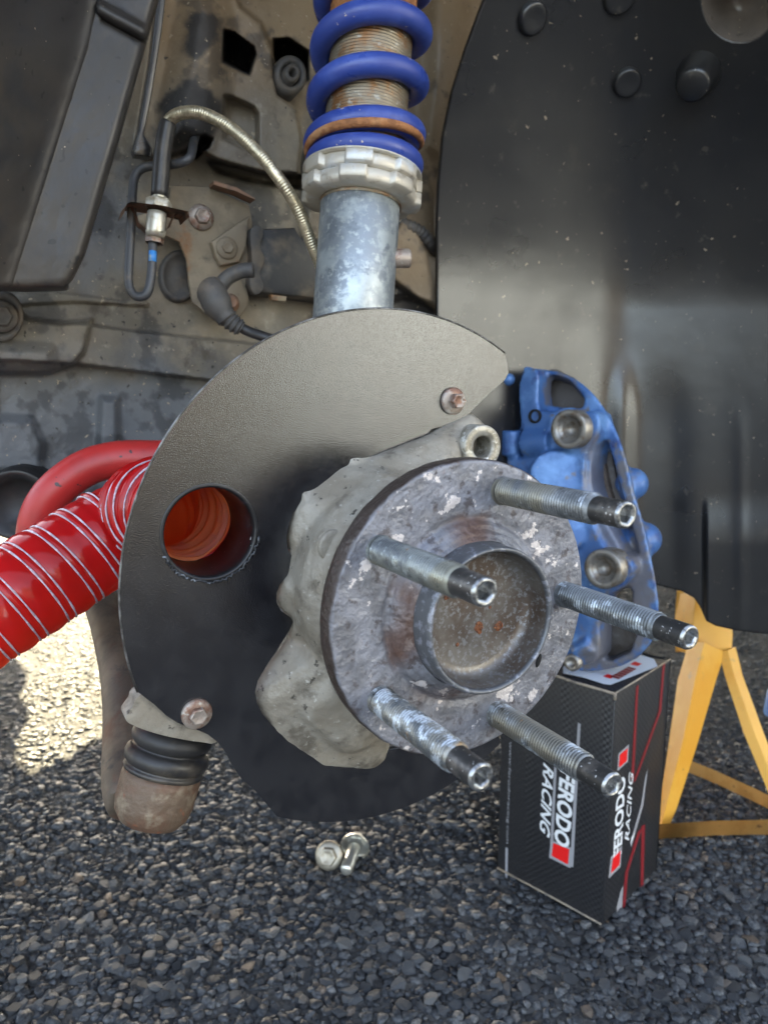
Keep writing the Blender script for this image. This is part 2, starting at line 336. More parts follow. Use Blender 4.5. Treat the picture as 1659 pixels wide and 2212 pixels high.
M_yellow = mat("yellow_stand_paint", (0.70, 0.37, 0.05), 0.45, 0, [((0.64, 0.30, 0.025), 12, 0.45, 0.65, 5), ((0.45, 0.28, 0.08), 50, 0.60, 0.72, 5), ((0.14, 0.075, 0.035), 75, 0.68, 0.72, 6)], bumps=[(60, 0.15, 0.001)])
M_yelold = mat("scuffed_yellow_paint", (0.56, 0.36, 0.13), 0.55, 0, [((0.46, 0.27, 0.08), 30, 0.45, 0.65, 6), ((0.24, 0.14, 0.06), 90, 0.6, 0.7, 5)], bumps=[(200, 0.3, 0.0008)])
M_white = mat("white_print", (0.72, 0.74, 0.76), 0.4, 0)
M_greyprint = mat("grey_print", (0.30, 0.30, 0.32), 0.4, 0)
M_redprint = mat("red_print", (0.72, 0.012, 0.012), 0.4, 0)
M_darkredprint = mat("dark_red_print", (0.20, 0.014, 0.018), 0.4, 0)
M_paper = mat("white_label_paper", (0.62, 0.68, 0.76), 0.45, 0)
M_kraft = mat("worn_card_edge", (0.30, 0.25, 0.19), 0.7, 0, [((0.16, 0.14, 0.12), 60, 0.45, 0.62, 5)], bumps=[(300, 0.5, 0.0008)])
M_zincbolt = mat("zinc_flange_bolt", (0.38, 0.345, 0.28), 0.42, 0.75, [((0.32, 0.28, 0.21), 90, 0.46, 0.66, 4)], bumps=[(300, 0.2, 0.0004)])
M_body = mat("car_paint_grey", (0.08, 0.085, 0.09), 0.3, 0, coat=0.6)

# box card: dimpled black print
def card_mat():
    m = mat("black_printed_card", (0.018, 0.018, 0.020), 0.34, 0, [((0.028, 0.027, 0.026), 14, 0.45, 0.7, 4)], spec=0.5)
    nt = m.node_tree; N = nt.nodes; L = nt.links; bs = N['Principled BSDF']
    tc = N.new('ShaderNodeTexCoord'); mp = N.new('ShaderNodeMapping'); mp.inputs['Rotation'].default_value = (0, 0, 0); mp.inputs['Scale'].default_value = (330, 330, 330)
    ck = N.new('ShaderNodeTexChecker'); ck.inputs['Scale'].default_value = 1.0; ck.inputs[1].default_value = (0.031, 0.031, 0.033, 1); ck.inputs[2].default_value = (0.012, 0.012, 0.014, 1)
    L.new(tc.outputs['Object'], mp.inputs[0]); L.new(mp.outputs[0], ck.inputs['Vector']); L.new(ck.outputs['Color'], bs.inputs['Base Color'])
    bp = N.new('ShaderNodeBump'); bp.inputs['Strength'].default_value = 0.2; bp.inputs['Distance'].default_value = 0.0006
    L.new(ck.outputs['Fac'], bp.inputs['Height']); L.new(bp.outputs[0], bs.inputs['Normal'])
    return m
M_card = card_mat()
def brick_mat():
    m = bpy.data.materials.new("dark_brick"); m.use_nodes = True; N = m.node_tree.nodes; L = m.node_tree.links; bs = N['Principled BSDF']
    tc = N.new('ShaderNodeTexCoord'); br = N.new('ShaderNodeTexBrick'); br.inputs['Scale'].default_value = 2.2
    br.inputs['Color1'].default_value = (0.085, 0.062, 0.050, 1); br.inputs['Color2'].default_value = (0.065, 0.046, 0.038, 1); br.inputs['Mortar'].default_value = (0.12, 0.11, 0.10, 1)
    L.new(tc.outputs['Generated'], br.inputs['Vector']); L.new(br.outputs['Color'], bs.inputs['Base Color']); bs.inputs['Roughness'].default_value = 0.8
    return m
M_brick = brick_mat()
def stone_mat(use_attr):
    m = bpy.data.materials.new("asphalt_stone" if use_attr else "asphalt_stone_single"); m.use_nodes = True; N = m.node_tree.nodes; L = m.node_tree.links; bs = N['Principled BSDF']
    if use_attr:
        a = N.new('ShaderNodeAttribute'); a.attribute_name = 'tone'; fac = a.outputs['Fac']
    else:
        a = N.new('ShaderNodeObjectInfo'); fac = a.outputs['Random']
    cr = N.new('ShaderNodeValToRGB'); e = cr.color_ramp.elements
    e[0].color = (0.028, 0.030, 0.034, 1); e[1].color = (0.16, 0.165, 0.17, 1); e[1].position = 1.0
    for p, c in ((0.35, (0.050, 0.054, 0.060, 1)), (0.75, (0.082, 0.088, 0.096, 1)), (0.93, (0.115, 0.118, 0.12, 1)), (0.965, (0.12, 0.088, 0.062, 1)), (0.985, (0.10, 0.105, 0.11, 1))):
        k = e.new(p); k.color = c
    L.new(fac, cr.inputs[0])
    tc = N.new('ShaderNodeTexCoord'); nz = N.new('ShaderNodeTexNoise'); nz.inputs['Scale'].default_value = 420; nz.inputs['Detail'].default_value = 4
    L.new(tc.outputs['Object'], nz.inputs['Vector'])
    mr = N.new('ShaderNodeMapRange'); mr.inputs[1].default_value = 0.3; mr.inputs[2].default_value = 0.7; mr.inputs[3].default_value = 0.45; mr.inputs[4].default_value = 1.45
    L.new(nz.outputs['Fac'], mr.inputs[0])
    mx = N.new('ShaderNodeMix'); mx.data_type = 'RGBA'; mx.blend_type = 'MULTIPLY'; mx.inputs[0].default_value = 1.0
    L.new(cr.outputs[0], mx.inputs[6]); L.new(mr.outputs[0], mx.inputs[7]); L.new(mx.outputs[2], bs.inputs['Base Color'])
    bp = N.new('ShaderNodeBump'); bp.inputs['Strength'].default_value = 0.5; bp.inputs['Distance'].default_value = 0.0008
    L.new(nz.outputs['Fac'], bp.inputs['Height']); L.new(bp.outputs[0], bs.inputs['Normal'])
    bs.inputs['Roughness'].default_value = 0.55; bs.inputs['Specular IOR Level'].default_value = 0.15
    return m
M_stoneA = stone_mat(True); M_stoneB = stone_mat(False)
M_asphalt = mat("asphalt", (0.085, 0.084, 0.082), 0.85, 0, [((0.05, 0.05, 0.05), 90, 0.48, 0.64, 4), ((0.12, 0.118, 0.112), 170, 0.56, 0.66, 3)], bumps=[(140, 0.6, 0.003, 'voronoi')], spec=0.15)

# ------------------------------------------------------------------ ground
def grid_mesh(name, pts, nu, nv, m, attrs=None, smooth=True):
    me = bpy.data.meshes.new(name); n = nu * nv
    me.vertices.add(n); me.vertices.foreach_set('co', np.asarray(pts, dtype=np.float32).ravel())
    i = np.arange(nu - 1)[:, None] * nv + np.arange(nv - 1)[None, :]
    q = np.stack([i, i + nv, i + nv + 1, i + 1], -1).reshape(-1, 4)
    me.loops.add(q.size); me.loops.foreach_set('vertex_index', q.ravel().astype(np.int32))
    me.polygons.add(len(q)); me.polygons.foreach_set('loop_start', np.arange(0, q.size, 4, dtype=np.int32)); me.polygons.foreach_set('loop_total', np.full(len(q), 4, dtype=np.int32))
    me.update(calc_edges=True); me.validate()
    if smooth: me.polygons.foreach_set('use_smooth', np.ones(len(me.polygons), dtype=bool))
    for k, v in (attrs or {}).items():
        a = me.attributes.new(k, 'FLOAT', 'POINT'); a.data.foreach_set('value', np.asarray(v, dtype=np.float32).ravel())
    me.materials.append(m); return me
gm = bpy.data.meshes.new("ground"); G = 120.0
gm.from_pydata([(-G, -G, 0), (G, -G, 0), (G, G, 0), (-G, G, 0)], [], [(0, 1, 2, 3)]); gm.materials.append(M_asphalt)
ground = bpy.data.objects.new("ground", gm); COL.objects.link(ground); ground['kind'] = 'structure'
ground['label'] = "dark grey asphalt with coarse loose-looking chippings under the car"
# chippings
def stone_proto(k):
    r = random.Random(100 + k); bm = bmesh.new()
    for i in range(17):
        d = Vector((r.gauss(0, 1), r.gauss(0, 1), r.gauss(0, 1))).normalized() * r.uniform(0.82, 1.05)
        bm.verts.new((d.x * 0.55, d.y * 0.44, min(d.z * 0.34, 0.17 + 0.03 * d.x)))
    bmesh.ops.convex_hull(bm, input=bm.verts)
    for v in [v for v in bm.verts if not v.link_faces]: bm.verts.remove(v)
    bmesh.ops.triangulate(bm, faces=bm.faces)
    v = np.array([x.co[:] for x in bm.verts]); bm.verts.index_update()
    f = np.array([[x.index for x in p.verts] for p in bm.faces]); bm.free(); return v, f
PROTO = [stone_proto(k) for k in range(14)]
def scatter():
    sp = 0.0062; X = np.arange(-1.3, 1.3, sp); Y = np.arange(0.36, 1.75, sp)
    gx, gy = np.meshgrid(X, Y); gx = gx.ravel() + RNG.uniform(-.5, .5, gx.size) * sp; gy = gy.ravel() + RNG.uniform(-.5, .5, gy.size) * sp
    yf = gy * math.cos(PITCH) + H * math.sin(PITCH); yd = -gy * math.sin(PITCH) + H * math.cos(PITCH)
    px = CX + FD * gx / yf; py = CY + FD * yd / yf
    keep = (px > -260) & (px < 1920) & (py < 2420) & ((gy < 1.15) | (RNG.random(gx.size) < 0.6)) 
    # skip what the shield, the hub and the wing wholly hide (keeps the mesh small)
    return gx[keep], gy[keep], px[keep], py[keep], yf[keep]
gx, gy, spx, spy, sdep = scatter()
ssize = RNG.gamma(5.0, 1 / 5.0, gx.size) * 0.0092; ssize = np.clip(ssize, 0.0045, 0.0155)
proj = ssize / sdep
hid = ~((spx > 0) & (spx < 1659) & (spy < 2190) & (spy > 1780)) | ((spx > 1060) & (spx < 1430) & (spy < 2020))
top = np.argsort(np.where(hid, 0, proj))[::-1][:300]; single = np.zeros(gx.size, bool); single[top] = True
protos_me = []
for k, (v, f) in enumerate(PROTO):
    me = bpy.data.meshes.new("stone"); me.from_pydata(v.tolist(), [], f.tolist()); me.materials.append(M_stoneB); protos_me.append(me)
SV = []; SF = []; ST = []; base = 0
for i in range(gx.size):
    k = int(RNG.integers(14)); az = RNG.uniform(0, 2 * PI); tx, ty = RNG.normal(0, 0.15, 2); s = ssize[i]
    Rm = Matrix.Rotation(az, 3, 'Z') @ Matrix.Rotation(tx, 3, 'X') @ Matrix.Rotation(ty, 3, 'Y')
    z = s * (0.045 - 0.19 * float(np.clip((gy[i] - 0.72) / 0.28, 0, 1))) + RNG.uniform(-0.0012, 0.0016)
    if single[i]:
        o = bpy.data.objects.new("stone", protos_me[k]); COL.objects.link(o); o.parent = ground
        o.matrix_world = Matrix.Translation((gx[i], gy[i], z)) @ Rm.to_4x4() @ Matrix.Scale(s, 4)
    else:
        v, f = PROTO[k]
        SV.append(v @ np.array(Rm).T * s + np.array([gx[i], gy[i], z])); SF.append(f + base); base += len(v)
        ST.append(np.full(len(v), RNG.random()))
SV = np.concatenate(SV); SF = np.concatenate(SF); ST = np.concatenate(ST)
me = bpy.data.meshes.new("stone_chippings"); me.vertices.add(len(SV)); me.vertices.foreach_set('co', SV.astype(np.float32).ravel())
me.loops.add(SF.size); me.loops.foreach_set('vertex_index', SF.ravel().astype(np.int32)); me.polygons.add(len(SF))
me.polygons.foreach_set('loop_start', np.arange(0, SF.size, 3, dtype=np.int32)); me.polygons.foreach_set('loop_total', np.full(len(SF), 3, dtype=np.int32))
me.update(calc_edges=True); a = me.attributes.new('tone', 'FLOAT', 'POINT'); a.data.foreach_set('value', ST.astype(np.float32)); me.materials.append(M_stoneA)
o = bpy.data.objects.new("stone_chippings", me); COL.objects.link(o); o.parent = ground; o['kind'] = 'stuff'

# ------------------------------------------------------------------ unseen house wall opposite, with door panels added to reflect sunlight into the arch
WD = Vector((0.84, -0.545, 0)).normalized(); WC = WD * 5.2
hw = thing("house_wall", "unseen dark brick house wall across the drive with added reflecting panels", "wall", Matrix.Translation(WC) @ Matrix.Rotation(math.atan2(-WD.x, WD.y) , 4, 'Z'))
part("wall", box_bm(hw.matrix_world @ Matrix.Translation((0, 0.15, 1.5)), 7.0, 0.3, 3.0), M_brick, hw)
M_reflector = mat("pale_blue_reflector", (0.56, 0.63, 0.72), 0.5, 0)
for k in range(6):
    part("reflector_panel", box_bm(Matrix.Translation(Vector((0.545, 0.84, 0)) * 0.55) @ hw.matrix_world @ Matrix.Translation((0, -0.03, 0.19 + 0.36 * k)), 2.2, 0.05, 0.345, 0.01), M_reflector, hw)  # panels added as a reflector, sized and placed for the shield's sheen

# ------------------------------------------------------------------ car shell: what shades the wheel arch
LONG = Vector((AX.y * -1, AX.x, 0)).normalized()       # along the car, to the rear (right)
OUTB = Vector((AX.x, AX.y, 0)).normalized()
def carp(l, o, z): 
    p = Vector((HUB.x, HUB.y, 0)) + LONG * l + OUTB * o; return Vector((p.x, p.y, z))
car = thing("car_body", "grey car jacked up with its front wheel off", "car", carp(0.6, -0.9, 0))
arch = [carp(-1.0, 0.075, 0.42), carp(-0.40, 0.075, 0.42)]
for k in range(25):
    t = PI - PI * k / 24; arch.append(carp(0.12 + 0.52 * math.cos(t), 0.075, 0.42 + 0.45 * math.sin(t)))
arch += [carp(3.4, 0.075, 0.40), carp(3.4, 0.06, 1.0), carp(-0.7, 0.06, 0.93), carp(-1.0, 0.06, 0.80)]
part("fender", prism(arch, OUTB * -0.02, 0.004), M_body, car)
part("roof", prism([carp(0.7, -0.15, 1.0), carp(1.3, -0.2, 1.46), carp(3.2, -0.2, 1.46), carp(3.4, -0.15, 1.0)], OUTB * -1.3, 0.03), M_body, car)
# inner bulkhead above; added sun blocker below, its gap shaped to the lit patch
part("bulkhead", prism([carp(-0.75, -0.36, 0.84), carp(-0.75, -0.36, 0.95), carp(3.4, -0.36, 1.0), carp(3.4, -0.36, 0.84)], OUTB * -0.04), M_body, car)
part("bonnet_edge", prism([carp(-0.8, 0.055, 0.925), carp(3.4, 0.055, 0.985), carp(3.4, -0.37, 1.0), carp(-0.8, -0.37, 0.95)], Vector((0, 0, 0.01))), M_body, car)
sh = 0.44 / math.tan(SUN_EL); SHIFT = Vector((-math.sin(SUN_AZ) * sh, math.cos(SUN_AZ) * sh, 0.44))
gap = [(32, 1416), (58, 1452), (59, 1477), (43, 1492), (47, 1510), (63, 1528), (61, 1557), (36, 1600), (38, 1640), (65, 1672), (144, 1640), (194, 1607), (240, 1582), (300, 1500), (330, 1400), (340, 1330), (250, 1310), (60, 1310), (30, 1340)]
gap3 = [ground_pt(x, y) + SHIFT for x, y in gap]
part("sun_blocker", prism([carp(-1.25, -0.37, 0.44), carp(3.0, -0.37, 0.44), carp(3.0, -2.6, 0.44), carp(-1.25, -2.6, 0.44)], Vector((0, 0, 0.012)), holes=[gap3]), M_dark, car)

# ------------------------------------------------------------------ inner wing (pressed panel behind the wheel)
def poly_sd(px, py, poly):
    """signed distance (negative inside) from grid points to polygon, in picture pixels"""
    d = np.full(px.shape, 1e9); ins = np.zeros(px.shape, bool); n = len(poly)
    for i in range(n):
        x1, y1 = poly[i]; x2, y2 = poly[(i + 1) % n]; ex, ey = x2 - x1, y2 - y1; L2 = ex * ex + ey * ey + 1e-9
        t = np.clip(((px - x1) * ex + (py - y1) * ey) / L2, 0, 1)
        d = np.minimum(d, np.hypot(px - x1 - t * ex, py - y1 - t * ey))
        c = ((y1 > py) != (y2 > py)) & (px < (x2 - x1) * (py - y1) / (y2 - y1 + 1e-12) + x1); ins ^= c
    return np.where(ins, -d, d)
def sstep(x): x = np.clip(x, 0, 1); return x * x * (3 - 2 * x)
def raised(px, py, poly, w): return sstep(0.5 - poly_sd(px, py, poly) / w)
def fbm(px, py, s, seed):
    r = np.random.default_rng(seed); out = np.zeros(px.shape); amp = 1.0; tot = 0
    for o in range(5):
        g = r.random((64, 64)); x = (px / s) % 63; y = (py / s) % 63; xi = x.astype(int); yi = y.astype(int); fx = sstep(x - xi); fy = sstep(y - yi)
        v = g[xi, yi] * (1 - fx) * (1 - fy) + g[xi + 1, yi] * fx * (1 - fy) + g[xi, yi + 1] * (1 - fx) * fy + g[xi + 1, yi + 1] * fx * fy
        out += v * amp; tot += amp; amp *= 0.55; s /= 2.05
    return out / tot
nu, nv = 390, 430
U = np.linspace(-160, 1100, nu); V = np.concatenate([np.linspace(-470, -120, 24, endpoint=False), np.linspace(-120, 1330, nv - 24)])
gu, gv = np.meshgrid(U, V, indexing='ij')
h = np.zeros(gu.shape)
tower = [(360, -470), (352, -120), (335, 60), (312, 200), (296, 300), (300, 338), (360, 338), (420, 318), (470, 345), (560, 372), (645, 375), (652, 300), (640, 235), (600, 205), (592, 170), (590, 110), (565, 50), (520, 15), (470, -120), (470, -470)]
h += 0.030 * raised(gu, gv, tower, 9)
col = [(420, -40), (400, 60), (385, 160), (365, 250), (372, 300), (440, 306), (470, 250), (480, 150), (482, 60), (470, 10)]
h += 0.020 * raised(gu, gv, col, 70)
h -= 0.050 * raised(gu, gv, [(487, 66), (505, 72), (548, 104), (550, 118), (538, 158), (528, 156), (482, 132)], 9)
h -= 0.016 * raised(gu, gv, [(486, 208), (500, 210), (548, 232), (556, 245), (556, 330), (486, 300)], 14)
h -= 0.060 * raised(gu, gv, [(592, 86), (622, 84), (664, 112), (664, 170), (640, 172), (600, 150), (590, 120)], 9)
h -= 0.035 * raised(gu, gv, [(404, 326), (420, 300), (440, 292), (458, 300), (452, 316), (424, 340), (400, 344)], 9)
h -= 0.022 * raised(gu, gv, [(452, 348), (500, 356), (600, 380), (660, 384), (660, 408), (590, 400), (520, 386), (470, 372)], 12)
rail = [(-160, 668), (130, 694), (300, 716), (560, 744), (1100, 800), (1100, 1000), (560, 834), (300, 803), (155, 785), (-160, 770)]
h += 0.018 * raised(gu, gv, rail, 6)
h += 0.004 * raised(gu, gv, [(-160, 655), (100, 627), (250, 648), (320, 652), (320, 662), (160, 652), (-160, 672)], 6)
boss = [(-160, 640), (20, 648), (60, 690), (128, 700), (198, 690), (182, 760), (160, 785), (110, 806), (-160, 806)]
h += 0.020 * raised(gu, gv, boss, 12)
h += 0.014 * raised(gu, gv, [(-160, 742), (60, 748), (110, 752), (120, 790), (90, 800), (-160, 800)], 34)
h += 0.010 * raised(gu, gv, [(218, 860), (254, 862), (258, 990), (212, 990)], 22)
h += 0.010 * raised(gu, gv, [(-160, 900), (70, 905), (96, 960), (90, 1020), (-160, 1020)], 26)
h += 0.010 * raised(gu, gv, [(660, 330), (905, 300), (945, 420), (945, 660), (870, 640), (700, 700), (660, 520)], 20)
h += 0.012 * raised(gu, gv, [(866, 474), (900, 490), (925, 540), (940, 610), (938, 668), (900, 645), (850, 608), (830, 540)], 16)
h += 0.012 * raised(gu, gv, [(930, -120), (1010, -120), (1000, 60), (965, 200), (948, 330), (905, 330), (930, 150)], 50)
h += 0.003 * (fbm(gu, gv, 120, 3) - 0.5) + 0.0012 * (fbm(gu, gv, 30, 4) - 0.5)
nz1 = fbm(gu, gv, 46, 5) - 0.5; nz2 = fbm(gu, gv, 110, 6) - 0.5
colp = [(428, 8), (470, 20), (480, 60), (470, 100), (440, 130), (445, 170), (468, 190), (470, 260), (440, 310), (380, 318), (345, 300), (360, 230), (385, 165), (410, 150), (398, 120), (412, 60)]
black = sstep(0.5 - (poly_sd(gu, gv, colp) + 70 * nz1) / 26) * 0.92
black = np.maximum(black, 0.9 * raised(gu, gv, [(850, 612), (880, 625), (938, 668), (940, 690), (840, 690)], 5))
black = np.maximum(black, raised(gu, gv, [(480, 62), (508, 68), (553, 102), (555, 120), (540, 164), (480, 136)], 8))  # hole outlines blackened: the shade inside them is put into the colour
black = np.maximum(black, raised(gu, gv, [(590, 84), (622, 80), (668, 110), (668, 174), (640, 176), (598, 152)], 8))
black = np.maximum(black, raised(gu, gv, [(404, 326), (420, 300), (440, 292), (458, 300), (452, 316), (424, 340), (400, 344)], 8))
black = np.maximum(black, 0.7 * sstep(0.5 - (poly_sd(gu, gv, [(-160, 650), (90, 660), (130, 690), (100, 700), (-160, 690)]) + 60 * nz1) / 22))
blue = 0.85 * sstep((gv - 700 + 260 * nz2 - (gu - 200) * 0.15) / 170)
blue = np.maximum(blue, 0.75 * sstep(0.5 - (poly_sd(gu, gv, [(150, 420), (280, 330), (290, 560), (200, 640), (140, 620)]) + 160 * nz2) / 80))
brown = sstep((360 - gv + 200 * nz2) / 300) * 0.85
brown = np.maximum(brown, 0.8 * sstep((gu - 620 + 120 * nz2) / 120) * sstep((760 - gv) / 200))
h -= 0.05 * sstep((gu - 948) / 25) * sstep((gv - 280) / 120)
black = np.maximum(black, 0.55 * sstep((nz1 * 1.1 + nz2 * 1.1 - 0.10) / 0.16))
# world positions
n_ = np.array(PWN); c_ = np.array(C0); RX = (gu - CX) / FD; RY = (gv - CY) / FD
rays = RX[..., None] * np.array(RIGHT) + RY[..., None] * np.array(DOWN) + np.array(FWD)
d0 = (np.array(PWQ) - c_) @ n_
Zp = (d0 + h) / (rays @ n_); W = c_ + rays * Zp[..., None]
wing = thing("inner_wing_panel", "dirty pressed steel inner wing behind the strut with chassis rail and holes", "car panel", pw(450, 1000))
loc = np.array(wing.matrix_world.translation)
cut = (gv > 1125) & (gu < 186)
me = grid_mesh("panel", W - loc, nu, nv, M_wing, dict(black=black, blue=blue, brown=brown))
bm = bmesh.new(); bm.from_mesh(me); bm.verts.ensure_lookup_table(); cf = cut.ravel()
bmesh.ops.delete(bm, geom=[bm.verts[i] for i in np.nonzero(cf)[0]], context='VERTS'); bm.to_mesh(me); bm.free()
po = bpy.data.objects.new("panel", me); COL.objects.link(po); po.parent = wing

def pwprism(name, poly, hh, thick, m, root, bevel=0.0015, sm=True, label=None, holes=()):
    P = smooth_poly(poly, 4) if sm else poly
    return part(name, prism([pw(x, y, hh) for x, y in P], PWN * -thick, bevel, holes=[[pw(x, y, hh) for x, y in hl] for hl in holes]), m, root, label=label)
def hexbolt(root, c, axis, r, hgt, m, flange=None, name="bolt", dome=0.15, fl_t=0.0015):
    M_ = frame(c, axis); mb = MB()
    if flange: mb.merge(lathe([(flange, 0), (flange, fl_t), (flange * 0.92, fl_t * 1.5), (r * 1.02, fl_t * 2.0), (0.0001, fl_t * 2.0)], 40, M_))
    z0 = fl_t * 1.5 if flange else 0
    hx = lambda rr, z, a: rr * (math.cos(PI / 6) / math.cos(((a + PI / 6) % (PI / 3)) - PI / 6)) if rr > 0.001 else rr
    mb.merge(lathe([(r, z0), (r, z0 + hgt * 0.85), (r * 0.9, z0 + hgt), (r * 0.72, z0 + hgt), (r * 0.66, z0 + hgt * (1 - dome * 0.3)), (0.0001, z0 + hgt * (1 - dome * 0.3))], 48, M_, rfun=hx))
    return part(name, mb, m, root, smooth=28)
pwprism("trim_strip", [(352, -120), (372, -120), (352, 60), (330, 200), (312, 290), (330, 320), (328, 338), (292, 334), (287, 322), (300, 280), (303, 255), (325, 130)], 0.040, 0.010, M_plastic, wing, sm=False)
# round plug and the rubber bush on the wing
def pw_disc(name, x, y, rx, ry, prof, m, root, hh=0.0, segs=48):
    c = pw(x, y, hh); ex = (pw(x + rx, y, hh) - c); ey = (pw(x, y - ry, hh) - c)
    M_ = Matrix(((ex.x, ey.x, PWN.x, c.x), (ex.y, ey.y, PWN.y, c.y), (ex.z, ey.z, PWN.z, c.z), (0, 0, 0, 1)))
    return part(name, lathe(prof, segs, M_), m, root)
pw_disc("blanking_plug", 386, 598, 42, 56, [(1.02, -0.01), (1.02, 0.002), (0.97, 0.006), (0.86, 0.007), (0.78, 0.0055), (0.4, 0.006), (0.001, 0.0065)], M_rubberdusty, wing, 0.001)
pw_disc("rubber_bush", 622, 168, 36, 44, [(1.05, -0.03), (1.0, 0.004), (0.85, 0.008), (0.62, 0.008), (0.55, 0.003), (0.5, 0.003), (0.46, 0.010), (0.30, 0.012), (0.20, 0.010), (0.14, -0.004), (0.001, -0.004)], M_rubberdusty, wing, 0.018)
b = hexbolt(wing, pw(4, 684, 0.044), PWN, 0.007, 0.006, M_rubberdusty, 0.010, name="panel_bolt")
pw_disc("panel_washer", 6, 684, 46, 56, [(1.0, -0.03), (1.0, 0.002), (0.93, 0.004), (0.7, 0.003), (0.6, -0.001), (0.001, -0.001)], M_rubberdusty, wing, 0.041)

# bracket with bolt and clip
br = thing("hose_bracket", "dirt caked steel bracket bolted to the inner wing holding the brake hose", "bracket", pw(440, 560))
pwprism("plate", [(372, 400), (452, 404), (538, 442), (546, 480), (536, 560), (531, 620), (534, 650), (520, 680), (490, 700), (462, 692), (416, 652), (409, 612), (404, 560), (388, 522), (352, 506), (300, 492), (286, 470), (330, 455), (366, 440)], 0.020, 0.003, M_bracket, br, 0.001, sm=False)
part("top_flange", prism([pw(452, 400, 0.018), pw(500, 414, 0.018), pw(538, 436, 0.018), pw(540, 440, 0.018), pw(500, 422, 0.018), pw(452, 408, 0.018)], PWN * 0.014, 0.0003), M_rustedge, br)
pwprism("reinforcement", [(457, 522), (492, 497), (540, 466), (534, 530), (518, 566), (478, 574), (466, 552)], 0.027, 0.006, M_bracket, br, 0.002, sm=False)
hexbolt(br, pw(490, 536, 0.027), PWN, 0.0045, 0.003, M_bracket, 0.008, name="weld_nut")
hexbolt(br, pw(434, 470, 0.020), PWN, 0.0058, 0.006, M_rustbolt, 0.0092, name="bolt", fl_t=0.002)
pw_disc("sensor_pad", 495, 645, 40, 48, [(1.0, -0.006), (1.0, 0.002), (0.92, 0.004), (0.001, 0.004)], M_bracket, br, 0.022)
hexbolt(br, pw(497, 655, 0.026), PWN, 0.0045, 0.005, M_rustedge, 0.007, name="sensor_bolt")
ZH = 0.505
def wide(pts, ww, m, name, root, thick=0.002):
    """strip that follows pts (pixel, depth) and is ww deep along the panel normal"""
    P = [pt(x, y, z) for x, y, z in pts]; mb = MB(); vs = []
    for p in P: vs += [p + PWN * ww * 0.5, p - PWN * ww * 0.5]
    fs = [(2 * i, 2 * i + 1, 2 * i + 3, 2 * i + 2) for i in range(len(P) - 1)]; mb.add(vs, fs); bm = bm_of(mb)
    bmesh.ops.solidify(bm, geom=list(bm.faces), thickness=thick); return part(name, bm, m, root)
wide([(262, 470, ZH), (268, 450, ZH), (276, 446, ZH), (340, 453, ZH), (396, 466, ZH), (400, 478, ZH)], 0.030, M_rustedge, "clip_plate", br)
wide([(284, 448, ZH - .004), (290, 456, ZH - .004), (298, 484, ZH - .004), (318, 502, ZH - .004), (350, 504, ZH - .004), (364, 494, ZH - .004), (374, 468, ZH - .004), (384, 462, ZH - .004)], 0.012, M_rustedge, "clip_strap", br, 0.0012)

# braided brake hose with its fitting
bh = thing("brake_hose", "braided steel brake hose arching from a black sleeve to the strut", "hose", pt(345, 420, ZH))
hp = catmull([pt(357, 290, ZH - .006), pt(366, 262, ZH - .008), pt(392, 245, ZH - .014), pt(440, 246, ZH - .018), (pt(502, 279, ZH - .02)), pt(560, 333, ZH - .022), pt(608, 393, ZH - .020), pt(644, 453, ZH - .012), pt(668, 512, ZH - .004), pt(690, 566, ZH + .004), pt(712, 620, ZH + .012)], 14)
def braid(r, s, a): 
    k = 2 * PI * s / 0.0075
    return r * (1 + 0.035 * math.sin(8 * a + k * 2.0) * math.sin(8 * a - k * 2.0)) + 0.0001 * math.cos(2 * PI * s / 0.0017)
hp2 = []
for i in range(len(hp) - 1):
    for k in range(4): hp2.append(hp[i].lerp(hp[i + 1], k / 4))
part("braided_line", tube(hp2, 0.0040, 36, rfun=braid), M_braid, bh, smooth=60)
part("sleeve", tube(catmull([pt(345, 424, ZH - .004), pt(348, 380, ZH - .005), pt(352, 330, ZH - .006), pt(360, 280, ZH - .007), pt(366, 262, ZH - .008)], 4), [0.0056] * 14 + [0.0055, 0.0054, 0.005], 24), M_sleeveblk, bh)
fax = (pt(345, 400, ZH) - pt(337, 500, ZH)).normalized()
hexbolt(bh, pt(343, 452, ZH - .004), fax, 0.0088, 0.0062, M_fitting, name="hex_fitting")
part("ferrule", lathe([(0.0045, 0), (0.0045, .004), (0.003, .006)], 24, frame(pt(345, 434, ZH - .004), fax), cap0=True, cap1=True), M_fitting, bh)
part("lower_fitting", lathe([(0.0001, -.016), (0.0058, -.016), (0.0066, -.013), (0.0066, -.003), (0.0062, 0.0), (0.0001, 0)], 32, frame(pt(340, 460, ZH - .004), fax)), M_fitting, bh)
# hard pipe
bp = thing("brake_pipe", "grey rigid brake pipe bent into a long U below the bracket", "pipe", pt(300, 640, ZH))
pp = catmull([pt(331, 518, ZH), pt(330, 560, ZH), pt(327, 600, ZH), pt(319, 632, ZH), pt(305, 641, ZH), pt(289, 636, ZH), pt(279, 612, ZH), pt(280, 560, ZH), pt(284, 490, ZH), pt(287, 420, ZH + .006), pt(292, 382, ZH + .008), pt(312, 362, ZH + .008), pt(350, 357, ZH + .006), pt(390, 352, ZH), pt(412, 338, ZH), pt(418, 310, ZH + .01), pt(424, 290, ZH + .03)], 6)
part("pipe", tube(pp, 0.0030, 16), M_pipe, bp)
hexbolt(bp, pt(334, 526, ZH), fax, 0.0062, 0.009, M_rustbolt, name="union_nut")
part("paint_mark", tube([pt(330.6, 543, ZH - .0006), pt(330, 566, ZH - .0006)], 0.0027, 16), M_bluemark, bp)

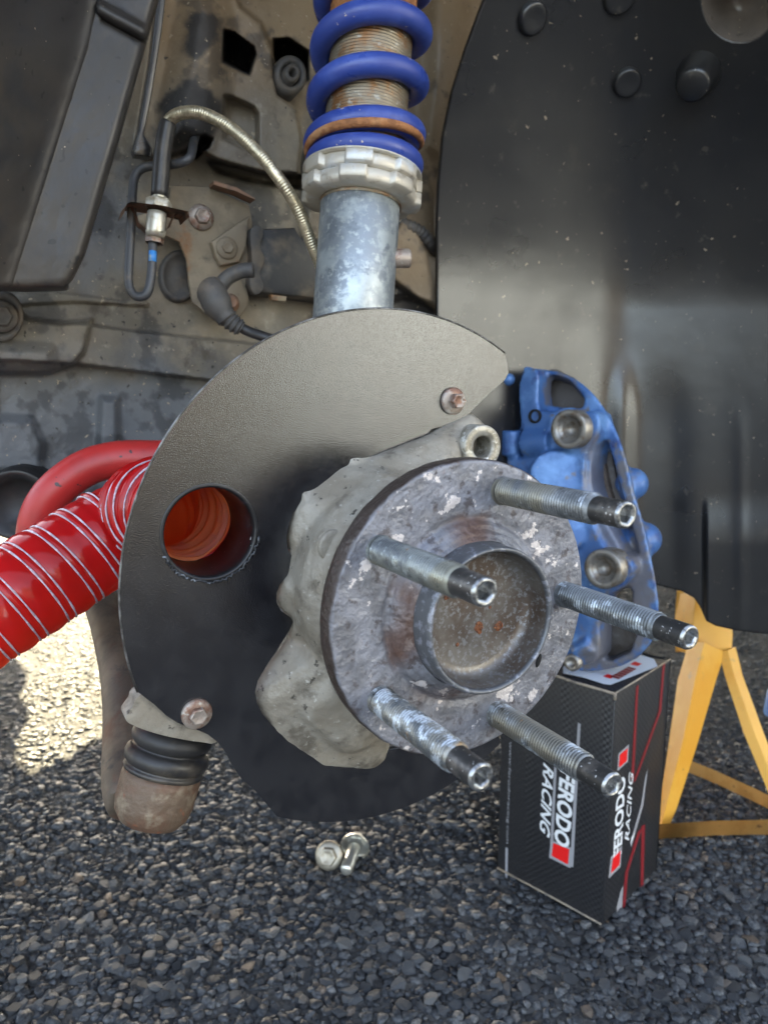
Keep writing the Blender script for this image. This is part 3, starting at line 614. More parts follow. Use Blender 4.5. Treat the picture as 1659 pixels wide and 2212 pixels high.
# black sensor block and connector cable
sb = thing("sensor_block", "square black dirt stained block strapped to the inner wing beside the strut", "sensor", pw(620, 640))
pwprism("housing", [(556, 494), (640, 490), (652, 512), (720, 520), (740, 660), (690, 646), (560, 632), (546, 610)], 0.026, 0.03, mat("block_plastic", (0.026, 0.026, 0.028), 0.5, 0, [((0.13, 0.105, 0.075), 22, 0.48, 0.66, 6)], bumps=[(60, 0.3, 0.002)]), sb, 0.004, sm=False)
pwprism("strap", [(542, 498), (562, 488), (570, 505), (562, 530), (572, 560), (562, 590), (570, 622), (552, 636), (540, 610), (545, 560)], 0.031, 0.012, M_rubberdusty, sb, 0.003)
pwprism("mount_tab", [(582, 628), (622, 634), (618, 652), (588, 648)], 0.022, 0.006, M_bracket, sb, 0.001, sm=False)
sc = thing("sensor_cable", "grey rubber sensor plug with ribbed boot and black cable", "cable", pw(470, 660))
zc = 0.50
part("lead", tube(catmull([pt(548, 583, zc), pt(520, 586, zc), pt(492, 600, zc), pt(474, 622, zc), pt(464, 640, zc)], 6), 0.0050, 16), M_rubberdusty, sc)
part("plug", tube(catmull([pt(448, 622, zc - .002), pt(458, 632, zc - .004), pt(466, 650, zc - .004), pt(480, 674, zc - .004), pt(492, 690, zc - .003)], 6), [0.0045, 0.007, 0.009] + [0.0098] * 12 + [0.0095, 0.009, 0.0085, 0.008, 0.0075, 0.007, 0.007, 0.007, 0.007, 0.007], 20), M_rubberdusty, sc)
part("ribbed_boot", tube(catmull([pt(486, 680, zc - .003), pt(504, 698, zc - .002), pt(522, 710, zc)], 20), 0.0066, 20, rfun=lambda r, s, a: r * (1 - 0.25 * s / 0.016) + 0.0006 * math.sin(2 * PI * s / 0.0028)), M_rubberdusty, sc)
part("cable", tube(catmull([pt(514, 704, zc), pt(540, 717, zc), pt(572, 728, zc - .002), pt(620, 745, zc - .002), pt(660, 770, zc)], 6), 0.0034, 14), M_rubber, sc)
wc = thing("wiring_loom", "dusty corrugated cable behind the strut tube beside the liner", "cable", pt(900, 500, 0.63))
part("conduit", tube(catmull([pt(850, 478, 0.63), pt(880, 490, 0.63), pt(905, 502, 0.635), pt(925, 520, 0.64), pt(945, 540, 0.65)], 10), 0.006, 16, rfun=lambda r, s, a: r + 0.0006 * math.sin(2 * PI * s / 0.004)), M_rubberdusty, wc)

# ------------------------------------------------------------------ wheel arch liner (right) and splash guard (left)
def liner_depth(x, y):
    # plan profile: runs back along the wing, then turns towards the outside of the car
    kx = np.array([900, 945, 1050, 1150, 1230, 1300, 1360, 1450, 1560, 1700, 1950]); kz = 1.018 * np.array([0.651, 0.660, 0.680, 0.700, 0.717, 0.731, 0.735, 0.724, 0.706, 0.676, 0.62])
    fx = np.linspace(700, 2200, 1501); kk = np.exp(-0.5 * (np.arange(-90, 91) / 30.0) ** 2); kk /= kk.sum()
    fz = np.convolve(np.pad(np.interp(fx, kx, kz), 90, mode='edge'), kk, 'valid')
    z = np.interp(x, fx, fz) * 0.985 / (0.985 - 0.172 * (y - 1106) / 1620.0)
    t = np.clip((640 + 0.10 * np.clip(x - 950, 0, 300) - y) / 640.0, 0, 1.4); return z * (1 - 0.19 * (t * t / (t + 0.45)))
nu2, nv2 = 330, 420
def LE(y): return np.interp(y, [-150, 0, 100, 200, 300, 400, 470, 700, 1400], [1085, 1048, 1010, 978, 957, 948, 945, 945, 952])
def BE(x): return np.interp(x, [900, 1400, 1430, 1470, 1498, 1512, 1524, 1545, 1590, 1659, 1930], [1262, 1262, 1266, 1276, 1291, 1312, 1341, 1352, 1362, 1370, 1380])
hs, ht = np.meshgrid(np.linspace(0, 1, nu2), np.linspace(0, 1, nv2), indexing='ij')
hu = 945 + hs * (1930 - 945); hv = -150 + ht * (BE(hu) + 150); hu = LE(hv) + hs * (1930 - LE(hv)); hv = -150 + ht * (BE(hu) + 150)
hu_s, hv_s = hu, hv
# smooth the profile
zz = liner_depth(hu, hv)
rel = np.zeros(hu.shape)
def bump_d(x, y, rx, ry, hh, w): 
    d = np.hypot((hu - x) / rx, (hv - y) / ry); return hh * sstep((1 + w - d) / (2 * w))
rel -= 0.030 * np.clip(1 - np.hypot((hu - 1598) / 84, (hv + 4) / 96) ** 2, 0, 1)
rel += 0.006 * np.exp(-((hu - 1345) / 26) ** 2) * sstep((hv - 740) / 160)
rel -= 0.003 * np.exp(-((hu - 1440) / 46) ** 2) * sstep((hv - 760) / 200)
rel += 0.005 * sstep((hu - 1516) / 12) * sstep((hv - 1060) / 120)
rel += 0.0006 * np.exp(-((hu - 1600) / 14) ** 2) * sstep((hv - 840) / 120)
rel += 0.0008 * (fbm(hu, hv, 220, 11) - 0.5)
zz = zz - rel
RX = (hu_s - CX) / FD; RY = (hv_s - CY) / FD
LW = c_ + (RX[..., None] * np.array(RIGHT) + RY[..., None] * np.array(DOWN) + np.array(FWD)) * zz[..., None]
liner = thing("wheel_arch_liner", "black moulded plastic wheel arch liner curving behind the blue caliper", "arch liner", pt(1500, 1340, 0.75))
me = grid_mesh("liner_sheet", LW - np.array(liner.matrix_world.translation), nu2, nv2, M_plastic, dict(dust=raised(hu, hv, [(1598 + 84 * math.cos(k * PI / 12), -4 + 96 * math.sin(k * PI / 12)) for k in range(24)], 5) * (0.55 + 0.9 * (fbm(hu, hv, 60, 31) - 0.3))))  # paler tan inside the round recess, broken up by noise
bm = bmesh.new(); bm.from_mesh(me); bm.verts.ensure_lookup_table()
bmesh.ops.recalc_face_normals(bm, faces=bm.faces)
if sum((f.normal for f in bm.faces), Vector()).y > 0: bmesh.ops.reverse_faces(bm, faces=bm.faces)
bm.to_mesh(me); bm.free()
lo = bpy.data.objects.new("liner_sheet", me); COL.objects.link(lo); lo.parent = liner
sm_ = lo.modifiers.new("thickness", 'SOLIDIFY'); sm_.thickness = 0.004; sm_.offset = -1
def liner_at(x, y):
    q = np.hypot(hu - x, hv - y); i, j = np.unravel_index(np.argmin(q), q.shape); i = int(np.clip(i, 3, nu2 - 4)); j = int(np.clip(j, 3, nv2 - 4)); p = Vector(LW[i, j])
    a_ = Vector(LW[i + 3, j]) - Vector(LW[i - 3, j]); b_ = Vector(LW[i, min(j + 3, nv2 - 1)]) - Vector(LW[i, max(j - 3, 0)])
    n = a_.cross(b_).normalized(); return p, (n if n.dot(C0 - p) > 0 else -n)
for x, y, r, hh in ((1147, 40, 0.0112, 0.005), (1353, 178, 0.0108, 0.006), (1335, -8, 0.012, 0.005)):
    p, n = liner_at(x, y)
    part("liner_clip", lathe([(r * 1.08, -0.003), (r * 1.05, hh * 0.4), (r * 0.96, hh * 0.9), (r * 0.84, hh), (r * 0.6, hh * 0.92), (0.0001, hh * 0.9)], 40, frame(p, n)), M_plastic, liner)
p, n = liner_at(1509, 160)
part("liner_boss", lathe([(0.0175, -0.004), (0.0165, 0.003), (0.0135, 0.020), (0.0125, 0.0235), (0.0105, 0.025), (0.0001, 0.0245)], 48, frame(p, n)), M_plastic, liner)

guard = thing("splash_guard", "black plastic splash guard with a long scuffed ridge, front of the arch", "splash guard", pt(60, 620, 0.46))
nu3, nv3 = 150, 220; gp = np.zeros((nu3, nv3, 3))
tt = np.linspace(0, 1, nu3); vv = np.linspace(0, 1, nv3)
for j, v in enumerate(vv):
    y = -120 + 740 * min(v / 0.93, 1.0)
    xr = np.interp(y, [-120, 0, 300, 560, 612, 640], [372, 335, 252, 176, 150, 118]); xk = np.interp(y, [-120, 0, 100, 640], [236, 203, 182, 12])
    xl = xk - 330
    for i, t in enumerate(tt):
        if t < 0.45: s = t / 0.45; x = xl + (xk - xl) * s; z = 0.335 + (0.430 - 0.335) * s
        elif t < 0.94: s = (t - 0.45) / 0.49; x = xk + (xr - xk) * s; z = 0.430 + (0.443 - 0.430) * s
        else: s = (t - 0.94) / 0.06; x = xr + 2 * s; z = 0.443 + 0.05 * s ** 1.5
        if v > 0.93: q = (v - 0.93) / 0.07; yy = 612 + 12 * math.sin(q * PI / 2) - 0.03 * abs(x - 60); zq = z + 0.05 * (1 - math.cos(q * PI / 2))
        else: yy = y * 612 / 620.0 - (0.03 * abs(x - 60) if v > 0.8 else 0.03 * abs(x - 60) * max(0, v) / 0.8); zq = z
        gp[i, j] = (x, yy, zq)
k = np.exp(-0.5 * (np.arange(-12, 13) / 3.6) ** 2); k /= k.sum()
gp[:, :, 2] = np.apply_along_axis(lambda a_: np.convolve(np.pad(a_, 12, mode='edge'), k, 'valid'), 0, gp[:, :, 2])
gp[:, :, 2] -= 0.004 * np.exp(-((gp[:, :, 1] - (38 + 0.55 * (gp[:, :, 0] - 250))) / 10) ** 2) * (gp[:, :, 0] > 215) - 0.0045 * np.exp(-((gp[:, :, 1] - (58 + 0.55 * (gp[:, :, 0] - 250))) / 8) ** 2) * (gp[:, :, 0] > 215)
gp[:, :, 2] += 0.0015 * (fbm(gp[:, :, 0] + 900, gp[:, :, 1] + 400, 90, 21) - 0.5)
GWp = c_ + (((gp[..., 0] - CX) / FD)[..., None] * np.array(RIGHT) + ((gp[..., 1] - CY) / FD)[..., None] * np.array(DOWN) + np.array(FWD)) * gp[..., 2][..., None]
me = grid_mesh("guard_shell", GWp - np.array(guard.matrix_world.translation), nu3, nv3, M_guard)
go = bpy.data.objects.new("guard_shell", me); COL.objects.link(go); go.parent = guard
sm_ = go.modifiers.new("thickness", 'SOLIDIFY'); sm_.thickness = 0.004; sm_.offset = 0

# ------------------------------------------------------------------ coilover strut
SZ = 0.487
S0 = pt(757, 760, SZ); S1 = pt(808, 10, SZ); SA = (S1 - S0).normalized(); SM = frame(S0, SA, Vector((1, 0, 0)))
strut = thing("coilover_strut", "coilover strut with blue coil spring, grey tube and threaded body", "suspension strut", SM)
def s_at(y):      # distance along the strut for a picture height
    best = 0; bd = 1e9
    for k in range(600):
        s = -0.1 + k * 0.001; p = S0 + SA * s - C0; v = CY + FD * p.dot(DOWN) / p.dot(FWD)
        if abs(v - y) < bd: bd = abs(v - y); best = s
    return best
sA = s_at(434)
part("strut_tube", lathe([(0.0001, -0.10), (0.0258, -0.10), (0.0258, sA - 0.002), (0.0245, sA), (0.02, sA)], 96, SM), M_strut, strut)
sT = s_at(-330)
def thr(r, z, a): return r + 0.00035 * math.cos(2 * PI * (z / 0.002 - a / (2 * PI)))
zs = np.arange(sA - 0.004, sT, 0.0005)
part("threaded_sleeve", lathe([(0.0262, float(z)) for z in zs], 72, SM, rfun=thr), M_sleeve, strut, smooth=80)
part("rust_collar", lathe([(0.0262, s_at(62)), (0.0278, s_at(60)), (0.0280, s_at(20)), (0.0276, s_at(-20))], 72, SM), M_rust, strut)
def ring(z0, z1, ph, name):
    n = 14; prof = [(0.0262, z0), (0.034, z0), (0.0385, z0 + 0.0012), (0.0392, z0 + 0.002), (0.0392, z1 - 0.001), (0.0385, z1), (0.0262, z1)]
    def rf(r, z, a):
        if r < 0.037: return r
        u = ((a + ph) * n / (2 * PI)) % 2.0
        return r if u < 1.0 else r - 0.0034
    return part(name, lathe(prof, 14 * 16, SM, rfun=rf), M_ring, strut, smooth=25)
zb = s_at(441)
ring(zb, zb + 0.0088, 0.10, "lock_ring"); ring(zb + 0.0094, zb + 0.0182, 0.02, "lock_ring")
part("spring_seat", lathe([(0.0262, zb + 0.0182), (0.038, zb + 0.0182), (0.0386, zb + 0.0188), (0.0386, zb + 0.0194), (0.0262, zb + 0.0194)], 96, SM), M_ring, strut)
WR = 0.0072; MR = 0.0333; path = []; rad = []; nst = 44
z0 = zb + 0.0194; PH0 = math.radians(100)       # the wire starts on the far side
# height of the wire centre against turns; front passes at .47, 1.47, 2.47 ...
tk = [0, 0.47, 0.95, 1.47, 2.47, 3.47, 4.47, 7.1]; zk = [z0 + 0.0040, z0 + 0.0046, z0 + 0.0105, z0 + 0.0195, z0 + 0.0520, z0 + 0.0845, z0 + 0.117, z0 + 0.2025]
for i in range(int(7.0 * nst)):
    t = i / nst; a = PH0 + 2 * PI * t
    path.append(SM @ Vector((MR * math.cos(a), MR * math.sin(a), float(np.interp(t, tk, zk))))); rad.append(WR * (0.5 + 0.5 * min(1, (t / 0.8) ** 0.8)))
for _ in range(6): path = [path[0]] + [(path[i - 1] + path[i] * 2 + path[i + 1]) / 4 for i in range(1, len(path) - 1)] + [path[-1]]
part("coil_spring", tube(path, rad, 24), M_spring, strut)
# rust where the lowest turn touches the seat coil
rp = []
for i in range(60):
    t = 1.18 + 0.60 * i / 59; a = PH0 + 2 * PI * t; zr = float(np.interp(t, tk, zk)) - 0.0048
    rp.append(SM @ Vector(((MR + 0.0034) * math.cos(a), (MR + 0.0034) * math.sin(a), zr)))
part("rust_band", tube(rp, [0.0030 * math.sin(PI * (i + 1) / 61) ** 0.4 for i in range(60)], 12), M_rust, strut)
part("top_mount", lathe([(0.0262, sT - 0.012), (0.044, sT - 0.010), (0.046, sT), (0.040, sT + 0.012), (0.0001, sT + 0.014)], 64, SM), M_rubber, strut)
pb = pt(852, 558, SZ); pdir = Vector((1, 0.15, 0.02))
part("pinch_bolt", lathe([(0.0060, -0.004), (0.0060, 0.0095), (0.0052, 0.0105), (0.0001, 0.0105)], 28, frame(pb, pdir), rfun=lambda r, z, a: r + (0.0004 * math.cos(2 * PI * z / 0.0018) if r > 0.0055 else 0)), M_rustbolt, strut)

# ------------------------------------------------------------------ brake dust shield
SHH = -0.070
def shp(x, y, hh=SHH): return on_hub(x, y, hh)
outer = [(1097, 792), (1099, 806), (1090, 822), (1040, 868), (985, 921)]
notch = smooth_poly([(985, 921), (966, 926), (945, 924), (930, 930), (921, 946), (914, 972), (904, 996), (893, 1008), (880, 1012)], 4)[:4 * 8]
inner = [(880, 1012), (840, 1010), (790, 1014), (750, 1024), (706, 1044), (672, 1068), (648, 1090), (634, 1110), (625, 1135), (620, 1160), (623, 1188), (634, 1206), (640, 1218), (634, 1232), (620, 1246), (606, 1262), (598, 1282), (598, 1302), (608, 1320), (628, 1334), (634, 1344), (626, 1362), (606, 1394), (578, 1436), (558, 1470), (552, 1494), (556, 1518), (568, 1542), (590, 1568), (620, 1592), (655, 1610), (700, 1624), (745, 1632), (790, 1630), (830, 1622), (900, 1606), (980, 1580), (1060, 1540)]
arcpts = []
P0s = HUB + AX * SHH
def hub_ang(x, y):
    v = HUBM.inverted() @ shp(x, y); return math.atan2(v.y, v.x), math.hypot(v.x, v.y)
# outer arc on a true circle of 133 mm about the hub axis, from the lower end round the left to the tip
aE, _ = hub_ang(1078, 1600); aL, _ = hub_ang(612, 1736); aL2, _ = hub_ang(310, 1490); aT, _ = hub_ang(1086, 772)
def unwrap(seq):
    out = [seq[0]]
    for s in seq[1:]:
        while s - out[-1] > PI: s -= 2 * PI
        while s - out[-1] < -PI: s += 2 * PI
        out.append(s)
    return out
def arc(a, b, n, rr=0.133):
    return [HUBM @ Vector((rr * math.cos(a + (b - a) * k / n), rr * math.sin(a + (b - a) * k / n), SHH)) for k in range(n + 1)]
aE, aL, aL2, aT = unwrap([aE, aL, aL2, aT])
dip = [shp(x, y) for x, y in [(552, 1708), (522, 1682), (503, 1655), (489, 1627), (472, 1604), (450, 1587), (432, 1579), (412, 1572), (385, 1562), (360, 1546), (334, 1522)]]
loop = [shp(x, y) for x, y in outer[1:]] + [shp(x, y) for x, y in notch[1:]] + [shp(x, y) for x, y in inner] + arc(aE, aL, 18) + dip + arc(aL2, aT, 60) + [shp(1096, 784)]
# remove near-duplicate points
lp = [loop[0]]
for p in loop[1:]:
    if (p - lp[-1]).length > 0.0012: lp.append(p)
HCX, HCY = 455, 1151
hc = shp(HCX, HCY); HR = 0.0212
hole = [hc + (E1 * math.cos(2 * PI * k / 64) + E2 * math.sin(2 * PI * k / 64)) * HR for k in range(64)]
shield = thing("brake_dust_shield", "black powder coated brake dust shield with a round duct hole", "dust shield", HUBM @ Matrix.Translation((0, 0, SHH)))
bmS = prism(lp, AX * -0.0022, 0.0004, 1, holes=[hole])
sp_ = part("shield_plate", bmS, M_shield, shield)
edge_loop = [p + AX * -0.0003 for p in arc(aL2, aT, 90, 0.1331)]
part("worn_edge", tube(edge_loop, 0.00055, 8), M_shield_edge, shield)
part("duct_spigot", lathe([(HR + 0.0012, 0.0002), (HR + 0.0004, 0.0006), (HR - 0.0006, 0.0002), (HR - 0.0008, -0.004), (HR - 0.0012, -0.036), (HR + 0.0006, -0.036), (HR + 0.0012, -0.003)], 72, frame(hc, AX)), M_duct, shield)
wl_ = []; rw = random.Random(5)
c_lo = math.atan2((shp(470, 1250) - hc).dot(E2), (shp(470, 1250) - hc).dot(E1))
for i in range(70):
    a = c_lo - 1.3 + 2.6 * i / 69; rr = HR + 0.0012 + rw.uniform(-0.0005, 0.0009)
    wl_.append(hc + (E1 * math.cos(a) + E2 * math.sin(a)) * rr + AX * 0.0004)
part("sealant_bead", tube(wl_, [0.00042 + rw.uniform(-0.0002, 0.0004) for _ in wl_], 8), M_weld, shield)
def flange_bolt(x, y, rf, rh, hh, nm, tilt=(0, 0)):
    c = shp(x, y, SHH + 0.0002)
    return hexbolt(shield, c, AX + E1 * tilt[0] + E2 * tilt[1], rh, hh, M_rustbolt, rf, name=nm, fl_t=0.0012)
flange_bolt(977, 866, 0.0070, 0.0042, 0.0052, "shield_bolt")
flange_bolt(425, 1541, 0.0072, 0.0042, 0.0034, "shield_bolt")

def to_px(p):
    q = p - C0; z = q.dot(FWD); return CX + FD * q.dot(RIGHT) / z, CY + FD * q.dot(DOWN) / z
def add_attr(o, name, fn):
    """dirt mask on a mesh, laid out on the thing as the photograph shows it"""
    inv = INV[o.name].inverted(); me = o.data; P = [inv @ v.co for v in me.vertices]; xy = np.array([to_px(p) for p in P])
    nz_ = np.array([mnoise.noise(p * 90) * 0.6 + mnoise.noise(p * 230) * 0.4 for p in P])
    a = me.attributes.new(name, 'FLOAT', 'POINT'); a.data.foreach_set('value', np.clip(fn(xy[:, 0], xy[:, 1], nz_), 0, 1).astype(np.float32))
# ------------------------------------------------------------------ knuckle (cast upright)
kn = thing("steering_knuckle", "grey cast alloy upright between the dust shield and hub", "steering knuckle", HUBM @ Matrix.Translation((0, 0, -0.06)))
def kb(x, y, hh, r, sc=(1, 1, 1)): return ball(on_hub(x, y, hh), r, 3)
def khull(*bs):
    bm = bmesh.new()
    for x, y, hh, r in bs:
        c = on_hub(x, y, hh); b = bmesh.new(); bmesh.ops.create_icosphere(b, subdivisions=2, radius=r)
        for v in b.verts: bm.verts.new(v.co + c)
        b.free()
    q = bmesh.ops.convex_hull(bm, input=bm.verts)
    for v in [v for v in bm.verts if not v.link_faces]: bm.verts.remove(v)
    return bm
geos = [lathe([(0.001, -0.085), (0.056, -0.085), (0.056, -0.054), (0.050, -0.042), (0.047, -0.018), (0.001, -0.018)], 64, HUBM),
        khull((676, 1112, -.074, .012), (660, 1160, -.074, .010), (760, 1060, -.072, .014), (760, 1170, -.062, .014), (830, 1080, -.058, .016)),
        khull((790, 1050, -.072, .014), (870, 1030, -.066, .015), (950, 985, -.068, .013), (900, 1060, -.056, .012)),
        khull((940, 990, -.068, .013), (1035, 962, -.094, .0105), (1006, 922, -.074, .008), (970, 960, -.074, .010)),
        khull((632, 1290, -.074, .0085), (650, 1268, -.070, .010), (720, 1290, -.060, .014)),
        khull((655, 1200, -.074, .009), (700, 1240, -.066, .012), (760, 1260, -.058, .012), (660, 1350, -.076, .010), (720, 1380, -.064, .012)),
        khull((665, 1390, -.076, .010), (590, 1500, -.080, .012), (604, 1550, -.080, .012), (690, 1610, -.080, .012), (790, 1610, -.078, .013), (800, 1540, -.066, .013), (720, 1420, -.062, .012)),
        khull((690, 1500, -.068, .016), (760, 1560, -.066, .016), (760, 1440, -.058, .014))]
lugc = on_hub(1041, 966, -.056)
geos.append(cyl(lugc - AX * 0.036, lugc - AX * 0.0260, 0.0116)); geos.append(cyl(on_hub(722, 1180, -.060), on_hub(722, 1180, -.046), 0.0085))
geos.append(cyl(on_hub(600, 1530, -.082), on_hub(790, 1600, -.080), 0.012)); geos.append(cyl(on_hub(640, 1100, -.080), on_hub(900, 1040, -.080), 0.014))
geos.append(cyl(on_hub(690, 1560, -.085), on_hub(480, 1560, -.085), 0.012)); geos.append(cyl(on_hub(740, 1040, -.085), on_hub(770, 820, -.12), 0.02))
bmk = remeshed(geos, 0.0012, 7, 0.6)
for v in bmk.verts:
    q = v.co * 60.0; v.co += v.normal * (0.0003 * mnoise.noise(q) + 0.00025 * mnoise.noise(q * 3.1))
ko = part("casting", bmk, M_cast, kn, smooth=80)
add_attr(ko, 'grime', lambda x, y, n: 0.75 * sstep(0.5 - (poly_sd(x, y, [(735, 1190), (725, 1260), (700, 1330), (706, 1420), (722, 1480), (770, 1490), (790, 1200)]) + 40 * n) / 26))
part("caliper_lug", lathe([(0.0119, -0.030), (0.0114, -0.012), (0.0114, 0.0004), (0.0108, 0.0008), (0.0063, 0.0008), (0.0059, 0.0002)] + [(0.0057 + 0.0003 * math.cos(k * PI), -0.0006 * k) for k in range(1, 40)] + [(0.0001, -0.0245)], 48, frame(lugc, AX)), M_lug, kn, smooth=25)
pcx = on_hub(722, 1180, -.0462)
part("boss_cap", lathe([(0.0078, -0.001), (0.0078, 0.0006), (0.0070, 0.0012), (0.0001, 0.0010)], 40, frame(pcx, AX)), M_cast, kn)
# lower ear that carries the ball joint
ear = smooth_poly([(306, 1500), (288, 1526), (272, 1554), (300, 1572), (350, 1588), (404, 1599), (440, 1604), (462, 1606), (480, 1590), (480, 1540), (420, 1440)], 5)
part("lower_ear", prism([on_hub(x, y, -0.0735) for x, y in ear], AX * -0.012, 0.002, 3), M_cast, kn)

# ------------------------------------------------------------------ ball joint and control arm
arm = thing("control_arm", "brown lower control arm with a rusty ball joint and black boot", "control arm", pt(330, 1780, 0.37))
jz = 0.372
jb = pt(320, 1782, jz); jt = pt(382, 1560, jz + 0.004); JA = (jt - jb).normalized(); JM = frame(jb, JA)
def slim(pr): return [(r * 0.87, z) for r, z in pr]
part("ball_housing", lathe(slim([(0.0001, -0.001), (0.010, -0.0005), (0.017, 0.002), (0.0208, 0.0065), (0.0222, 0.012), (0.0224, 0.024), (0.0218, 0.027), (0.015, 0.028), (0.0001, 0.028)]), 64, JM), M_joint, arm)
part("rubber_boot", lathe(slim([(0.0200, 0.0262), (0.0222, 0.0270), (0.0229, 0.0282), (0.0224, 0.0294), (0.0208, 0.0300), (0.0222, 0.0306), (0.0236, 0.0322), (0.0241, 0.0346), (0.0234, 0.0370), (0.0214, 0.0386), (0.0192, 0.0391), (0.0204, 0.0398), (0.0222, 0.0416), (0.0230, 0.0441), (0.0222, 0.0467), (0.0200, 0.0486), (0.0168, 0.0494), (0.0150, 0.0502), (0.0150, 0.053), (0.0001, 0.053)]), 72, JM), M_rubber, arm)
part("ball_pin", lathe(slim([(0.0142, 0.0505), (0.0142, 0.0545), (0.0125, 0.058), (0.0120, 0.064), (0.0001, 0.064)]), 40, JM), M_cast, arm)
az = 0.415
geos = []
pa = catmull([pt(205, 1270, 0.56), pt(232, 1330, 0.53), pt(258, 1420, 0.485), pt(275, 1510, 0.445), pt(282, 1590, 0.415), pt(286, 1680, 0.388), pt(300, 1730, 0.376)], 8)
ra = [0.0125 + 0.0035 * i / len(pa) for i in range(len(pa))]
geos.append(tube(pa, ra, 24))
pa2 = catmull([pt(300, 1415, 0.50), pt(310, 1480, 0.47), pt(320, 1560, 0.435), pt(325, 1640, 0.41), pt(325, 1700, 0.385)], 8)
geos.append(tube(pa2, [0.019] * len(pa2), 24)); geos.append(tube(catmull([pt(292, 1390, 0.51), pt(380, 1440, 0.54), pt(520, 1500, 0.60)], 6), 0.02, 20))
bma = remeshed(geos, 0.0022, 8)
part("arm_beam", bma, M_arm, arm, smooth=80)

# ------------------------------------------------------------------ wheel hub with five studs
hub = thing("wheel_hub", "rusty grease smeared wheel hub flange with five long studs", "wheel hub", HUBM)
prof = [(0.030, -0.022), (0.045, -0.018), (0.0480, -0.0115), (0.0646, -0.0112), (0.0656, -0.0105), (0.0659, -0.0095), (0.0659, -0.0016), (0.0655, -0.0006), (0.0648, 0.0)]
prof += [(0.0648 - (0.0648 - 0.0435) * k / 26, 0.0) for k in range(1, 27)]
prof += [(0.0425, -0.0004), (0.0412, -0.0010), (0.0402, -0.0008), (0.0393, 0.0004), (0.0385, 0.0018), (0.0375, 0.0026), (0.0366, 0.0028), (0.0358, 0.0036), (0.0350, 0.0046), (0.0342, 0.0050), (0.0334, 0.0052), (0.0330, 0.0060), (0.0320, 0.0064)]
def hub_noise(r, z, a):
    if r > 0.0665 or z < -0.0118: return r
    n = mnoise.noise(Vector((r * math.cos(a) * 180, r * math.sin(a) * 180, z * 180)))
    return r + 0.00028 * n
mbh = lathe(prof, 192, None, rfun=hub_noise)
for v in mbh.v:
    r = math.hypot(v.x, v.y)
    if r < 0.0655 and v.z > -0.002:
        q = Vector((v.x, v.y, v.z)); v.z += 0.00022 * mnoise.noise(q * 260) + 0.00022 * mnoise.noise(q * 110) + (0.0004 * abs(mnoise.noise(q * 420)) if r < 0.043 else 0)
mbh.v = [HUBM @ v for v in mbh.v]
fo = part("flange", mbh, M_hub, hub, smooth=60)
me = fo.data; co = np.zeros(len(me.vertices) * 3); me.vertices.foreach_get('co', co); co = co.reshape(-1, 3); rr = np.hypot(co[:, 0], co[:, 1]); th = np.arctan2(co[:, 1], co[:, 0])
nzv = np.array([mnoise.noise(Vector(c) * 120) for c in co])
rim = sstep((rr + 0.0006 * nzv - 0.0652) / 0.0005) ; rim = np.maximum(rim, (co[:, 2] < -0.0012).astype(float))
ru = sstep((0.0440 - rr + 0.003 * nzv) / 0.004) * sstep(np.clip(0.12 + 1.6 * np.array([mnoise.noise(Vector((c[0] * 45, c[1] * 45, 2.0))) for c in co]), 0, 1)) * 0.85
a_ = me.attributes.new('rim', 'FLOAT', 'POINT'); a_.data.foreach_set('value', rim.astype(np.float32)); a_ = me.attributes.new('rust', 'FLOAT', 'POINT'); a_.data.foreach_set('value', ru.astype(np.float32))
part("pilot_ring", lathe([(0.0325, 0.004), (0.0318, 0.0062), (0.0316, 0.0160), (0.0312, 0.0178), (0.0306, 0.0183), (0.0297, 0.0180), (0.0293, 0.0170), (0.0290, 0.004)], 128, HUBM),
     mat("pilot_steel", (0.125, 0.13, 0.14), 0.42, 0.5, [((0.26, 0.27, 0.31), 200, 0.50, 0.62, 4), ((0.13, 0.055, 0.025), 60, 0.58, 0.68, 5)], bumps=[(260, 0.4, 0.0007)]), hub)
part("bearing_cap", lathe([(0.0291, 0.0165), (0.0288, 0.0095), (0.0280, 0.0068), (0.0262, 0.0050), (0.0235, 0.0044), (0.012, 0.0046), (0.0001, 0.0048)], 96, HUBM), M_cap, hub)
def on_cap(x, y): return on_hub(x, y, 0.0047)
for x, y, r in ((1034, 1355, 0.0027), (1076, 1352, 0.0022), (1149, 1350, 0.0016), (988, 1393, 0.0009), (1111, 1407, 0.0019), (965, 1290, 0.0013), (992, 1460, 0.0010), (1058, 1312, 0.0008), (940, 1302, 0.0008)):
    c = on_cap(x, y); rs = random.Random(int(x))
    prf = [(1.0, 0), (0.85, 0.35), (0.5, 0.5), (0.0001, 0.45)]; wob = [rs.uniform(0.75, 1.2) for _ in range(12)]
    part("rust_spot", lathe([(r * p, 0.0004 * q) for p, q in prf], 24, frame(c, AX), rfun=lambda r_, z, a, w=wob: r_ * w[int(a / (2 * PI) * 12) % 12]), M_rustspot, hub)
sh_c = on_hub(1163, 1427, 0.0003)
part("slot_shade", lathe([(0.0034, 0.0), (0.0030, 0.0003), (0.0012, 0.0003), (0.0001, 0.0002)], 24, frame(sh_c, AX, E2), sx=0.4), M_dark, hub)  # raised black disc, its colour standing for the shade in a slot
SL = 0.0713
def thread(r, z, a):
    if r < 0.0057: return r
    u = (z / 0.0015 - a / (2 * PI)) % 1.0
    f = 1 - abs(2 * u - 1)
    return r - 0.00085 * (1 - min(1, f * 1.5))
zt = 0.0555; prf = [(0.0064, -0.001), (0.0064, 0.0012), (0.0058, 0.0022)] + [(0.0060, float(z)) for z in np.arange(0.0024, zt, 0.00030)] + [(0.0055, zt + 0.0008), (0.0050, zt + 0.0014)]
